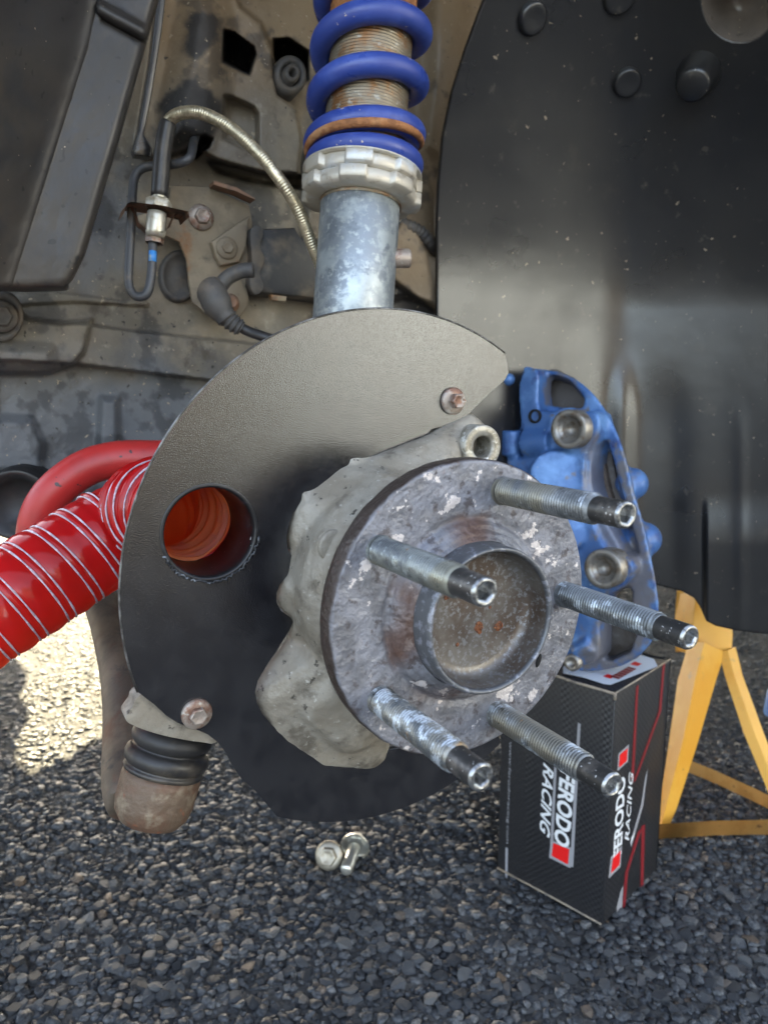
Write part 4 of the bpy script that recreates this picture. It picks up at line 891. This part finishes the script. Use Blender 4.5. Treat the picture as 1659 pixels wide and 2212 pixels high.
me_stud = to_mesh("wheel_stud", lathe(prf, 36, None, rfun=thread), Matrix.Identity(4), 180); me_stud.materials.append(M_stud)
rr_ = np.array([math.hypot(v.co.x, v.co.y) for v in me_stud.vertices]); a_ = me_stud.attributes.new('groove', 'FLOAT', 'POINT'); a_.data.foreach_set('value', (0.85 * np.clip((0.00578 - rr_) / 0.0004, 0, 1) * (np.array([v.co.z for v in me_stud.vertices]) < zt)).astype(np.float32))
tipp = [(0.0051, zt + 0.0010), (0.0050, zt + 0.002), (0.0050, SL - 0.0012)]
me_tip = to_mesh("stud_tip", lathe(tipp, 40), Matrix.Identity(4), 40); me_tip.materials.append(M_tip)
def hexr(r, z, a): return r * (math.cos(PI / 6) / math.cos(((a + PI / 6) % (PI / 3)) - PI / 6)) if 0.0005 < r < 0.0034 else r
tipe = [(0.0050, SL - 0.0012), (0.0047, SL - 0.0003), (0.0043, SL), (0.0036, SL), (0.00315, SL - 0.0006), (0.0029, SL - 0.0010), (0.0028, SL - 0.0062), (0.0004, SL - 0.0072), (0.00005, SL - 0.0072)]
me_end = to_mesh("stud_socket", lathe(tipe, 48, None, rfun=hexr), Matrix.Identity(4), 30); me_end.materials.append(M_tipend)
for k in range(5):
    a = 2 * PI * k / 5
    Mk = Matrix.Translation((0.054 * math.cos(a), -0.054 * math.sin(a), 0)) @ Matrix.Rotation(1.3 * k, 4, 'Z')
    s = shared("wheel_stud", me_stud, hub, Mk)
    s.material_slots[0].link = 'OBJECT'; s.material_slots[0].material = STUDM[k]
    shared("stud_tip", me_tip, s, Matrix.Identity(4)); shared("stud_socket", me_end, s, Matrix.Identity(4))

# ------------------------------------------------------------------ red hoses
duct = thing("cooling_duct_hose", "glossy red ribbed cooling duct hose with pale stitching clipped behind shield", "hose", pt(0, 1310, 0.40))
s0 = hc - AX * 0.043
dp = catmull([hc - AX * 0.0345, hc - AX * 0.044, hc - AX * 0.058, hc - AX * 0.078 + Vector((-0.004, -0.001, 0)), pt(318, 1118, 0.432), pt(270, 1140, 0.433), pt(200, 1182, 0.424), pt(120, 1234, 0.412), pt(40, 1284, 0.400), pt(-50, 1340, 0.388), pt(-150, 1402, 0.376), pt(-260, 1470, 0.365)], 40)
# arc length and helix phase: turns crowd together at the bend
Ls = [0.0]
for i in range(1, len(dp)): Ls.append(Ls[-1] + (dp[i] - dp[i - 1]).length)
def pitch_at(s): return 0.0092 + (0.0168 - 0.0092) * float(sstep(np.array((s - 0.055) / 0.06)))
ph = [0.0]
for i in range(1, len(dp)): ph.append(ph[-1] + (Ls[i] - Ls[i - 1]) / pitch_at(Ls[i]))
Rd = [0.0222 + 0.0043 * float(sstep(np.array((s - 0.02) / 0.05))) for s in Ls]
T_, N_, B_ = frames_along(dp); segs = 72
vs = []; fs = []
for j, p in enumerate(dp):
    fold = 1.0 - float(sstep(np.array((Ls[j] - 0.05) / 0.09)))
    for i in range(segs):
        a = 2 * PI * i / segs; u = (ph[j] - a / (2 * PI)) % 1.0
        r = Rd[j] * 1.0
        # narrow band between the two cords sits proud; the wide band bellies slightly
        if u < 0.27: r += 0.0009 - 0.0009 * (abs(u - 0.135) / 0.135)
        else: q = (u - 0.27) / 0.73; r += 0.0013 * math.sin(PI * q) ** 0.7 * (1 - 0.6 * fold)
        r += fold * (0.0024 * math.sin(2 * PI * u + 0.6) + 0.0010 * math.sin(4 * PI * u + a)) + 0.0005 * mnoise.noise(Vector((math.cos(a) * 1.5, math.sin(a) * 1.5, Ls[j] * 60)))
        vs.append(p + N_[j] * (r * math.cos(a)) + B_[j] * (r * math.sin(a)))
for j in range(len(dp) - 1):
    for i in range(segs):
        k = (i + 1) % segs; fs.append((j * segs + i, j * segs + k, (j + 1) * segs + k, (j + 1) * segs + i))
part("hose_wall", MB().add(vs, fs), M_red, duct, smooth=180)
vi = []
for j, p in enumerate(dp):
    for i in range(segs):
        q = vs[j * segs + i] - p; vi.append(p + q * (1 - 0.0012 / q.length))
nin = 220
part("fabric_lining", MB().add(vi[:nin * segs], [f for f in fs if max(f) < nin * segs]), mat("orange_hose_fabric", (0.72, 0.20, 0.06), 0.6, 0, [((0.55, 0.17, 0.10), 60, 0.45, 0.6, 4)], bumps=[(900, 0.4, 0.0005)], transl=((1.0, 0.28, 0.04), 0.5)), duct, smooth=180)
def cord(u0):
    out = []
    tot = int(ph[-1] * 48); pa_ = np.array(ph)
    for i in range(tot):
        f = i / 48.0; 
        # position where phase - a/2pi = u0 (mod 1) with a running with f
        a = 2 * PI * ((f) % 1.0); target = f + u0
        if target >= ph[-1] - 0.01: break
        s_i = np.interp(target, pa_, np.arange(len(dp))); j = int(s_i); fr = s_i - j; j2 = min(j + 1, len(dp) - 1)
        p = dp[j].lerp(dp[j2], fr); n = N_[j].lerp(N_[j2], fr); b = B_[j].lerp(B_[j2], fr); fold = 1.0 - float(sstep(np.array((Ls[j] - 0.05) / 0.09)))
        r = Rd[j] + 0.0005 + 0.0024 * fold * math.sin(2 * PI * u0 + 0.6)
        out.append(p + n * (r * math.cos(a)) + b * (r * math.sin(a)))
    return out
for u0 in (0.0, 0.27):
    cp = cord(u0); part("stitched_cord", tube(cp, 0.00052, 8, rfun=lambda r, s, a: r * (1 + 0.25 * math.cos(2 * PI * s / 0.0016))), M_cord, duct, smooth=180)
tie = thing("coolant_hose", "smooth matt red rubber hose looping behind the ribbed duct hose", "hose", pt(75, 1150, 0.48))
part("hose_tube", tube(catmull([pt(470, 1010, 0.50), pt(400, 992, 0.495), pt(330, 990, 0.49), pt(255, 992, 0.485), pt(185, 1012, 0.48), pt(122, 1058, 0.475), pt(88, 1110, 0.475), pt(78, 1170, 0.478), pt(84, 1240, 0.482), pt(110, 1310, 0.49)], 10), 0.0118, 32), M_red2, tie)
boot = thing("rubber_boot", "black ribbed rubber boot beside the red hose loop under the panel", "rubber boot", pt(40, 1085, 0.56))
bM = frame(pt(36, 1090, 0.505), PWN + Vector((-0.2, 0, 0)))
part("bellows", lathe([(0.023 + 0.0012 * (k % 2), 0.001 - 0.002 * k) for k in range(22)], 48, bM), M_rubber, boot)
part("boot_face", lathe([(0.023, 0.0015), (0.020, 0.002), (0.016, -0.010), (0.0001, -0.010)], 48, bM), M_rubber, boot)

# ------------------------------------------------------------------ pad box on the ground
F = ground_pt(1300, 2010); Lc = ground_pt(1074, 1886); Rc = ground_pt(1418, 1888)
ex = (Lc - F); LX = ex.length; ex.normalize(); ey = Rc - F; LY = abs((ey - ex * ey.dot(ex)).length); ey = (ey - ex * ey.dot(ex)).normalized()
rtop = ray(1328, 1510); BH = H + rtop.z * (Vector((F.x, F.y)).length / Vector((rtop.x, rtop.y)).length)
ez = Vector((0, 0, 1)); ZB = 0.0052
print('BOX top', ZB + BH, 'caliper foot', pt(1280, 1450, 0.648).z, LX, LY)
# box frame: origin at near bottom corner, x along the left face, y along the right face
BM = Matrix(((ex.x, ey.x, 0, F.x), (ex.y, ey.y, 0, F.y), (0, 0, 1, ZB), (0, 0, 0, 1)))
bx = thing("brake_pad_box", "black printed brake pad box standing on end under the blue caliper", "box", BM)
def bpnt(x, y, z): return BM @ Vector((x, y, z))
def inset_quad(pts, ext, m, nm, bev=0.0008): return part(nm, prism(pts, ext, bev, 2, back_bevel=True), m, bx)
wcard = 0.0014
inset_quad([bpnt(0, 0, 0), bpnt(LX, 0, 0), bpnt(LX, 0, BH - 0.0012), bpnt(0, 0, BH - 0.0012)], ey * wcard, M_card, "front_panel")
inset_quad([bpnt(0, wcard, 0), bpnt(0, LY, 0), bpnt(0, LY, BH - 0.0005), bpnt(0, wcard, BH - 0.0005)], ex * wcard, M_card, "side_panel")
inset_quad([bpnt(0, LY, 0), bpnt(LX, LY, 0), bpnt(LX, LY, BH - 0.001), bpnt(0, LY, BH - 0.001)], ey * -wcard, M_card, "back_panel")
inset_quad([bpnt(LX, wcard, 0), bpnt(LX, LY - wcard, 0), bpnt(LX, LY - wcard, BH - 0.001), bpnt(LX, wcard, BH - 0.001)], ex * -wcard, M_card, "end_panel")
inset_quad([bpnt(0.0005, 0.0020, BH - 0.0008), bpnt(LX, 0.0020, BH - 0.003), bpnt(LX, LY, BH - 0.003), bpnt(0.0005, LY, BH - 0.0004)], ez * -wcard, M_card, "lid_flap")
part("card_edge", tube([bpnt(0.001, 0.0006, BH - 0.001), bpnt(LX * 0.35, 0.0004, BH - 0.0016), bpnt(LX * 0.7, 0.0012, BH - 0.0004), bpnt(LX, 0.0004, BH - 0.0016)], 0.0012, 8), M_kraft, bx)
part("card_edge", tube([bpnt(0.0008, 0.001, BH - 0.0008), bpnt(0.0002, LY * 0.5, BH - 0.0004), bpnt(0.0006, LY, BH)], 0.0008, 8), M_kraft, bx)
part("card_edge", tube([bpnt(0.001, -0.0002, 0.0005), bpnt(LX * 0.5, -0.0004, 0.0012), bpnt(LX, -0.0002, 0.0008)], 0.0009, 8), M_kraft, bx)
part("corner_scuff", tube([bpnt(0.0003, 0.0003, BH - 0.006), bpnt(0.0003, 0.0003, BH - 0.0005)], 0.0012, 8), M_kraft, bx)
# print: flat pieces 0.3 mm proud of the card
def on_front(x, y): return BM.inverted() @ on_plane(x, y, BM.translation, ey)
def on_side(x, y): return BM.inverted() @ on_plane(x, y, BM.translation, ex)
def quadF(pts, m, nm, off=0.0003):
    P = [on_front(x, y) for x, y in pts]; mb = MB().add([bpnt(p.x, -off, p.z) for p in P], [tuple(range(len(P)))]); return part(nm, mb, m, bx, smooth=0)
def quadS(pts, m, nm, off=0.0003):
    P = [on_side(x, y) for x, y in pts]; mb = MB().add([bpnt(-off, p.y, p.z) for p in P], [tuple(range(len(P)))]); return part(nm, mb, m, bx, smooth=0)
def lettering(txt, nm, a, b, hgt, face, m, shear=0.0, bold=0.0):
    """text reading downwards from a to b on a face of the box; letter tops to the right"""
    cu = bpy.data.curves.new(nm, 'FONT'); cu.body = txt; cu.size = 1.0; cu.shear = shear; cu.offset = bold; cu.extrude = 0.0; cu.resolution_u = 3
    ob = bpy.data.objects.new("tmp", cu); COL.objects.link(ob); dg = bpy.context.evaluated_depsgraph_get(); mm = bpy.data.meshes.new_from_object(ob.evaluated_get(dg)); bpy.data.objects.remove(ob)
    co = np.zeros(len(mm.vertices) * 3); mm.vertices.foreach_get('co', co); co = co.reshape(-1, 3); mn = co.min(0); mx = co.max(0)
    A = (on_front if face == 'f' else on_side)(*a); Bq = (on_front if face == 'f' else on_side)(*b)
    d = Bq - A; L_ = d.length; d.normalize()
    # in face coordinates letter-up is towards the near corner on the front face (-x), away from it on the side (+y)
    up = Vector((-1, 0, 0)) if face == 'f' else Vector((0, -1, 0)); up = (up - d * up.dot(d)).normalized()
    off = Vector((0, -0.0005, 0)) if face == 'f' else Vector((-0.0005, 0, 0))
    out = [A + d * ((c[0] - mn[0]) / (mx[0] - mn[0]) * L_) + up * ((c[1] - mn[1]) / (mx[1] - mn[1]) * hgt) + off for c in co]
    mm.vertices.foreach_set('co', np.array(out, dtype=np.float32).ravel()); mm.materials.clear(); mm.materials.append(m); mm.update()
    o = bpy.data.objects.new(nm, mm); COL.objects.link(o); o.parent = bx; return o
# front face badge
quadF([(1200, 1600), (1205, 1602), (1193, 1855), (1187, 1852)], M_greyprint, "badge_rail"); quadF([(1248, 1560), (1254, 1564), (1238, 1873), (1231, 1871)], M_greyprint, "badge_rail")
quadF([(1190, 1814), (1236, 1832), (1232, 1875), (1186, 1852)], M_greyprint, "badge_border", 0.0004); quadF([(1195, 1820), (1230, 1834), (1227, 1867), (1192, 1848)], M_redprint, "badge_square", 0.0006)
bh_ = abs((on_front(1196, 1740) - on_front(1238, 1755)).x)
lettering("FERODO", "lettering", (1210, 1658), (1196, 1818), bh_ * 0.80, 'f', M_white, 0.12, 0.035)
lettering("RACING", "lettering", (1174, 1646), (1165, 1800), bh_ * 0.56, 'f', M_white, 0.45, 0.02)
lettering("www.ferodoracing.com", "lettering", (1099, 1600), (1092, 1820), bh_ * 0.20, 'f', M_greyprint, 0.1, 0.0)
quadF([(1092, 1830), (1097, 1832), (1096, 1925), (1091, 1922)], M_greyprint, "rule")
# side face badge
quadS([(1334, 1628), (1357, 1607), (1355, 1645), (1332, 1666)], M_greyprint, "badge_border", 0.0004); quadS([(1337, 1630), (1354, 1615), (1352, 1643), (1335, 1658)], M_redprint, "badge_square", 0.0006)
quadS([(1318, 1850), (1342, 1826), (1339, 1872), (1313, 1898)], M_greyprint, "badge_border", 0.0004); quadS([(1322, 1854), (1339, 1836), (1336, 1868), (1318, 1886)], M_redprint, "badge_square", 0.0006)
sd = (on_side(1334, 1700) - on_side(1356, 1680)).length
lettering("FERODO", "lettering", (1341, 1843), (1350, 1671), abs((on_side(1334, 1740) - on_side(1353, 1722)).y), 'S', M_white, 0.12, 0.035)
lettering("RACING", "lettering", (1357, 1815), (1367, 1660), abs((on_side(1350, 1740) - on_side(1360, 1731)).y), 'S', M_white, 0.45, 0.01)
for pts, m in (([(1373, 1484), (1378, 1478), (1368, 1680), (1362, 1684)], M_darkredprint), ([(1430, 1437), (1435, 1432), (1427, 1535), (1372, 1686), (1366, 1690), (1422, 1535)], M_darkredprint), ([(1377, 1795), (1385, 1790), (1355, 1885), (1347, 1990), (1341, 1995), (1349, 1885)], M_darkredprint), ([(1384, 1785), (1392, 1780), (1388, 1930), (1382, 1935)], M_darkredprint),
               ([(1392, 1680), (1398, 1660), (1388, 1740), (1362, 1830), (1360, 1820), (1384, 1735)], M_greyprint), ([(1339, 1925), (1345, 1912), (1341, 1990), (1331, 2008), (1331, 1960)], M_greyprint), ([(1362, 1810), (1372, 1790), (1370, 1800), (1361, 1825)], M_white)):
    quadS(pts, m, "stripe")
def on_top(x, y, dz=0.0): return BM.inverted() @ on_plane(x, y, Vector((0, 0, ZB + BH + dz)), ez)
def quadT(pts, m, nm, off): P = [on_top(x, y) for x, y in pts]; return part(nm, MB().add([bpnt(p.x, p.y, BH + off) for p in P], [tuple(range(len(P)))]), m, bx, smooth=0)
quadT([(1216, 1455), (1260, 1464), (1303, 1478), (1318, 1480), (1420, 1440), (1412, 1424), (1376, 1412), (1330, 1440), (1216, 1440)], M_paper, "paper_label", 0.0002)
quadT([(1302, 1462), (1318, 1467), (1328, 1462), (1312, 1457)], M_redprint, "label_square", 0.0005); quadT([(1361, 1436), (1376, 1440), (1386, 1435), (1370, 1430)], M_redprint, "label_square", 0.0005)
pA = on_top(1326, 1466); pB = on_top(1366, 1443)
for k in range(6):
    p = pA.lerp(pB, (k + 0.5) / 6); q = (pB - pA).normalized(); w_ = Vector((-q.y, q.x, 0))
    part("label_mark", MB().add([bpnt(*(p + q * 0.0025 + w_ * 0.004)[:2], BH + 0.0005), bpnt(*(p - q * 0.0025 + w_ * 0.004)[:2], BH + 0.0005), bpnt(*(p - q * 0.0025 - w_ * 0.004)[:2], BH + 0.0005), bpnt(*(p + q * 0.0025 - w_ * 0.004)[:2], BH + 0.0005)], [(0, 1, 2, 3)]), M_darkredprint, bx, smooth=0)

# ------------------------------------------------------------------ blue brake caliper on the box
CZ = 0.648
cal = thing("brake_caliper", "blue painted multi piston brake caliper resting on the box", "brake caliper", pt(1300, 1452, CZ))
cn = (C0 - pt(1280, 1130, CZ)); cn.z = 0; cn = (Matrix.Rotation(math.radians(-27), 3, 'Z') @ cn.normalized() + Vector((0, 0, 0.04))).normalized()      # mounting face turned to the left
def cpl(x, y, hh=0.0): return on_plane(x, y, pt(1260, 1130, CZ) + cn * hh, cn)
def cprism(poly, hh, th, bev=0.004, sm=True, holes=(), ev=None):
    P = smooth_poly(poly, 4) if sm else poly
    return prism([cpl(x, y, hh) for x, y in P], (ev or -cn) * th, bev, 3, holes=[[cpl(x, y, hh) for x, y in q] for q in holes], back_bevel=True)
near = [(1118, 806), (1160, 800), (1172, 868), (1232, 872), (1268, 888), (1276, 926), (1262, 962), (1252, 1010), (1256, 1080), (1276, 1150), (1306, 1186), (1346, 1204), (1352, 1244), (1326, 1280), (1288, 1296), (1270, 1350), (1262, 1420), (1224, 1436), (1190, 1390), (1150, 1200), (1092, 1000), (1096, 940), (1106, 880)]
slot = [(1284, 944), (1312, 950), (1324, 990), (1350, 1088), (1372, 1158), (1386, 1222), (1376, 1236), (1345, 1184), (1306, 1112), (1280, 1040), (1276, 980)]
win1 = [(1160, 814), (1194, 808), (1230, 820), (1262, 858), (1260, 882), (1162, 874)]
win2 = [(1326, 1268), (1350, 1258), (1366, 1276), (1364, 1318), (1330, 1320)]
win3 = [(1290, 1334), (1366, 1330), (1374, 1372), (1362, 1410), (1320, 1428), (1292, 1420)]
far = [(1120, 806), (1165, 798), (1210, 803), (1255, 826), (1294, 866), (1326, 920), (1350, 985), (1368, 1060), (1386, 1120), (1402, 1190), (1416, 1260), (1422, 1320), (1412, 1376), (1386, 1412), (1340, 1440), (1280, 1450), (1230, 1440), (1200, 1380), (1150, 1200), (1110, 990)]
near = [(1126, 808), (1160, 802), (1164, 884), (1232, 890), (1284, 890), (1294, 920), (1284, 950), (1262, 990), (1262, 1060), (1280, 1130), (1308, 1184), (1352, 1204), (1366, 1232), (1340, 1270), (1310, 1290), (1292, 1330), (1290, 1420), (1240, 1436), (1190, 1390), (1150, 1200), (1092, 1000), (1126, 990), (1127, 930), (1120, 880)]
geos = [cprism(near, 0.006, 0.026, 0.003), cprism(far, -0.010, 0.042, 0.005, holes=[slot, win1, win2, win3], ev=(cpl(1400, 1150) - C0).normalized()),
        cprism([(1258, 958), (1280, 950), (1274, 1040), (1302, 1118), (1340, 1190), (1320, 1196), (1280, 1130), (1252, 1050), (1244, 1000)], 0.001, 0.03, 0.004)]
def cb(x, y, hh, r): return ball(cpl(x, y, hh), r, 3)
geos += [cyl(cpl(1340, 1045, -0.03), cpl(1362, 1045, -0.034), 0.0140), cb(1364, 1045, -0.034, 0.0142), cyl(cpl(1370, 1165, -0.03), cpl(1388, 1165, -0.034), 0.0150), cb(1390, 1165, -0.034, 0.0152)]
geos += [cyl(cpl(1106, 930, 0.0), cpl(1106, 984, 0.0), 0.010), cyl(cpl(1136, 958, 0.0), cpl(1196, 955, 0.0), 0.0135), cyl(cpl(1198, 1026, -0.01), cpl(1198, 1026, 0.016), 0.0215), cyl(cpl(1215, 1140, -0.01), cpl(1215, 1140, 0.016), 0.0215)]
geos += [cyl(cpl(1229, 927, -0.03), cpl(1229, 927, -0.001), 0.0188), cyl(cpl(1303, 1229, -0.03), cpl(1303, 1229, -0.001), 0.0188)]
geos += [cyl(cpl(1229, 927, -0.01), cpl(1290, 915, -0.02), 0.014), cyl(cpl(1303, 1229, -0.008), cpl(1362, 1232, -0.02), 0.015), cyl(cpl(1144, 1060, -0.002), cpl(1190, 1100, -0.002), 0.007), cyl(cpl(1244, 1410, 0.004), cpl(1278, 1390, 0.004), 0.008)]
co_ = part("caliper_body", remeshed(geos, 0.0019, 3), M_calblue, cal, smooth=80)
def dustfn(x, y, n):
    d = 0.85 * sstep(0.5 - (poly_sd(x, y, [(1330, 990), (1352, 1000), (1395, 1180), (1412, 1300), (1400, 1400), (1330, 1445), (1262, 1450), (1290, 1300), (1356, 1250), (1352, 1150)]) + 60 * n) / 34)
    d = np.maximum(d, 0.8 * sstep(0.5 - (poly_sd(x, y, [(1176, 800), (1235, 815), (1262, 858), (1250, 880), (1178, 872)]) + 30 * n) / 20))
    d = np.maximum(d, 0.7 * sstep(0.5 - (poly_sd(x, y, [(1258, 945), (1290, 940), (1345, 1130), (1362, 1230), (1330, 1240), (1262, 1090)]) + 30 * n) / 20))
    return d
add_attr(co_, 'dust', dustfn)
def bush(x, y, hh): part("mount_bush", lathe([(0.0166, -0.018), (0.0166, 0.0014), (0.0160, 0.0020), (0.0104, 0.0020), (0.0102, 0.0008), (0.0080, -0.0006), (0.0068, -0.0012), (0.0066, -0.0095), (0.0001, -0.0096)], 56, frame(cpl(x, y, hh), cn)), M_bush, cal, smooth=20)
bush(1229, 927, 0.0168); bush(1303, 1229, 0.0168)
part("brake_pad", cprism([(1268, 940), (1292, 945), (1316, 1060), (1350, 1160), (1362, 1240), (1345, 1230), (1292, 1120), (1268, 1040)], -0.024, 0.010, 0.001), M_pad, cal)
part("brake_pad", cprism([(1298, 940), (1310, 945), (1334, 1050), (1364, 1160), (1380, 1235), (1366, 1230), (1330, 1120), (1304, 1030)], -0.030, 0.008, 0.001), M_calgrey, cal)
part("inner_face", cprism([(1150, 806), (1200, 800), (1262, 840), (1272, 885), (1150, 885)], -0.036, 0.004, 0.001), M_calgrey, cal)
part("inner_face", cprism([(1270, 1322), (1380, 1320), (1388, 1370), (1370, 1424), (1280, 1440)], -0.034, 0.004, 0.001), M_calgrey, cal)
part("bleed_nipple", ball(cpl(1098, 820, 0.004), 0.0058, 3), M_calblue, cal)
part("dust_sleeve", lathe([(0.0001, 0), (0.013, 0), (0.0125, 0.022), (0.008, 0.030), (0.0001, 0.030)], 40, frame(cpl(1098, 925, -0.010), Vector((-0.05, 0.0, 1)))), M_rubber, cal)
part("body_plug", lathe([(0.0062, -0.004), (0.0062, 0.001), (0.0048, 0.0016), (0.0040, -0.002), (0.0001, -0.002)], 32, frame(cpl(1155, 899, 0.0070), cn)), M_dark, cal)
part("bridge_bolt", lathe([(0.0075, -0.004), (0.0075, 0.003), (0.006, 0.004), (0.0038, 0.0036), (0.0036, 0.0), (0.0001, 0.0)], 32, frame(cpl(1238, 1430, 0.010), cn)), M_bush, cal)

# ------------------------------------------------------------------ yellow axle stand (tripod)
st = thing("axle_stand", "yellow three legged axle stand standing behind the black box", "axle stand", ground_pt(1490, 1740))
f1 = ground_pt(1424, 1800, 0.006); f2 = ground_pt(1462, 1648, 0.006); f3 = f1 + (f2 - f1).length * Vector((1.0, 0.05, 0)).normalized()
f3 = ground_pt(1800, 1806, 0.006)
apx = (f1 + f2 + f3) / 3
tz = H + ray(1540, 1400).z * ((f1 + f3) * 0.5 - C0).dot(FWD)
zst = 0.86
def sp3(x, y, z): return pt(x, y, z)
legd = Vector((0.0, 0.012, 0))
def slab(poly, dz, m, nm, bev=0.002): return part(nm, prism(poly, FWD * dz, bev, 2, back_bevel=True), m, st)
slab([sp3(1502, 1290, .875), sp3(1530, 1290, .875), sp3(1582, 1340, .872), sp3(1584, 1370, .87), sp3(1582, 1400, .868), sp3(1568, 1418, .866), sp3(1556, 1414, .866), sp3(1553, 1420, .866), sp3(1500, 1420, .868), sp3(1494, 1360, .872)], 0.05, M_yellow, "post_top", 0.006)
# front-left leg: folded sheet, two faces meeting on a soft ridge
def leg(pl, pm, pr, nm):
    vs = []; n = len(pl)
    for a, b, c in zip(pl, pm, pr): vs += [a, b, c]
    fs = []
    for i in range(n - 1):
        fs += [(3 * i, 3 * i + 1, 3 * i + 4, 3 * i + 3), (3 * i + 1, 3 * i + 2, 3 * i + 5, 3 * i + 4)]
    bm = bm_of(MB().add(vs, fs)); bmesh.ops.subdivide_edges(bm, edges=bm.edges, cuts=2, use_grid_fill=True, smooth=0.3)
    bmesh.ops.recalc_face_normals(bm, faces=bm.faces); bmesh.ops.solidify(bm, geom=list(bm.faces), thickness=0.003)
    return part(nm, bm, M_yellow, st, smooth=60)
leg([sp3(1493, 1385, .872), sp3(1468, 1470, .862), sp3(1450, 1600, .842), sp3(1430, 1740, .822), sp3(1420, 1800, .814)],
    [sp3(1520, 1390, .850), sp3(1500, 1470, .838), sp3(1474, 1600, .822), sp3(1440, 1740, .808), sp3(1424, 1802, .806)],
    [sp3(1560, 1408, .866), sp3(1540, 1470, .858), sp3(1502, 1600, .838), sp3(1455, 1745, .818), sp3(1430, 1803, .812)], "leg")
leg([sp3(1553, 1408, .866), sp3(1566, 1460, .860), sp3(1605, 1580, .846), sp3(1680, 1760, .824), sp3(1720, 1840, .812)],
    [sp3(1568, 1405, .862), sp3(1582, 1460, .856), sp3(1624, 1580, .842), sp3(1696, 1760, .820), sp3(1734, 1840, .808)],
    [sp3(1583, 1398, .870), sp3(1598, 1460, .866), sp3(1642, 1580, .850), sp3(1712, 1760, .826), sp3(1748, 1840, .812)], "leg")
leg([sp3(1500, 1400, .90), sp3(1480, 1500, .92), sp3(1456, 1640, .95)], [sp3(1512, 1400, .89), sp3(1492, 1500, .91), sp3(1466, 1640, .94)], [sp3(1522, 1400, .90), sp3(1502, 1500, .92), sp3(1476, 1640, .95)], "leg")
def bar(a, b, hgt, nm):
    d = (b - a).normalized(); s = d.cross(ez).normalized()
    P = [a, a.lerp(b, .33) + ez * 0.003, a.lerp(b, .66) + ez * 0.003, b]
    vs = []
    for p in P: vs += [p, p + ez * hgt]
    bm = bm_of(MB().add(vs, [(2 * i, 2 * i + 2, 2 * i + 3, 2 * i + 1) for i in range(3)])); bmesh.ops.solidify(bm, geom=list(bm.faces), thickness=0.004)
    return part(nm, bm, M_yelold, st, smooth=60)
bar(ground_pt(1420, 1812, 0.005), ground_pt(1800, 1806, 0.005), 0.017, "base_bar"); bar(ground_pt(1452, 1654, 0.005), ground_pt(1740, 1790, 0.005), 0.016, "base_bar")

# ------------------------------------------------------------------ loose flange bolts and bits on the asphalt
def loose_bolt(nm, label, headc, axis, rf, m):
    t = thing(nm, label, "bolt", headc, group="loose bolts on the asphalt")
    hexbolt(t, headc, axis, 0.0092, 0.008, m, rf, name="head", fl_t=0.0022)
    part("shank", lathe([(0.0001, -0.034), (0.005, -0.034), (0.0058, -0.032)] + [(0.0058 + 0.0004 * (k % 2), -0.031 + 0.0009 * k) for k in range(35)], 24, frame(headc, axis)), m, t)
    return t
g1 = ground_pt(712, 1880); g2 = ground_pt(766, 1878)
loose_bolt("flange_bolt", "dull flange bolt lying with its hex head towards us, left of its pair", Vector((g1.x, g1.y, 0.0165)), Vector((-0.15, -0.9, 0.42)), 0.0138, M_zincbolt)
b2 = Vector((g2.x, g2.y + 0.012, 0.0165))
loose_bolt("flange_bolt", "bright zinc flange bolt lying with its shank towards us, right of its pair", b2, Vector((0.22, 0.95, 0.10)), 0.0146, mat("bright_zinc", (0.68, 0.67, 0.60), 0.3, 0.75, [((0.48, 0.45, 0.36), 90, 0.5, 0.66, 4)]))
lf = thing("fallen_leaf", "tiny orange brown leaf scrap on the asphalt, front right", "leaf", ground_pt(1495, 2320, 0.008))
lc = ground_pt(1495, 2320, 0.008)
lv = [lc + Vector((0.006 * math.cos(a) * (1 if k % 2 else 0.75), 0.0035 * math.sin(a), 0.0012 * math.sin(2 * a))) for k, a in enumerate([2 * PI * i / 10 for i in range(10)])]
bm = bm_of(MB().add(lv, [tuple(range(10))])); bmesh.ops.triangulate(bm, faces=bm.faces); bmesh.ops.solidify(bm, geom=list(bm.faces), thickness=0.0004)
part("blade", bm, mat("dead_leaf", (0.26, 0.13, 0.03), 0.6), lf)
jk = thing("blue_trolley_jack", "blue and black jack glimpsed at the right behind the stand", "jack", ground_pt(1690, 1610))
jc = ground_pt(1690, 1610)
part("frame", box_bm(frame(jc + Vector((0.01, 0, 0.045)), Vector((0.15, 0.1, 1)), Vector((1, 0, 0))), 0.03, 0.10, 0.04, 0.006), mat("jack_blue", (0.10, 0.20, 0.50), 0.4), jk)
part("wheel", lathe([(0.001, -0.012), (0.02, -0.012), (0.022, -0.009), (0.022, 0.009), (0.02, 0.012), (0.001, 0.012)], 32, frame(jc + Vector((0.0, -0.03, 0.024)), Vector((1, 0, 0)))), M_rubber, jk)
for o in list(bpy.data.objects):
    if '_m' in o: del o['_m']
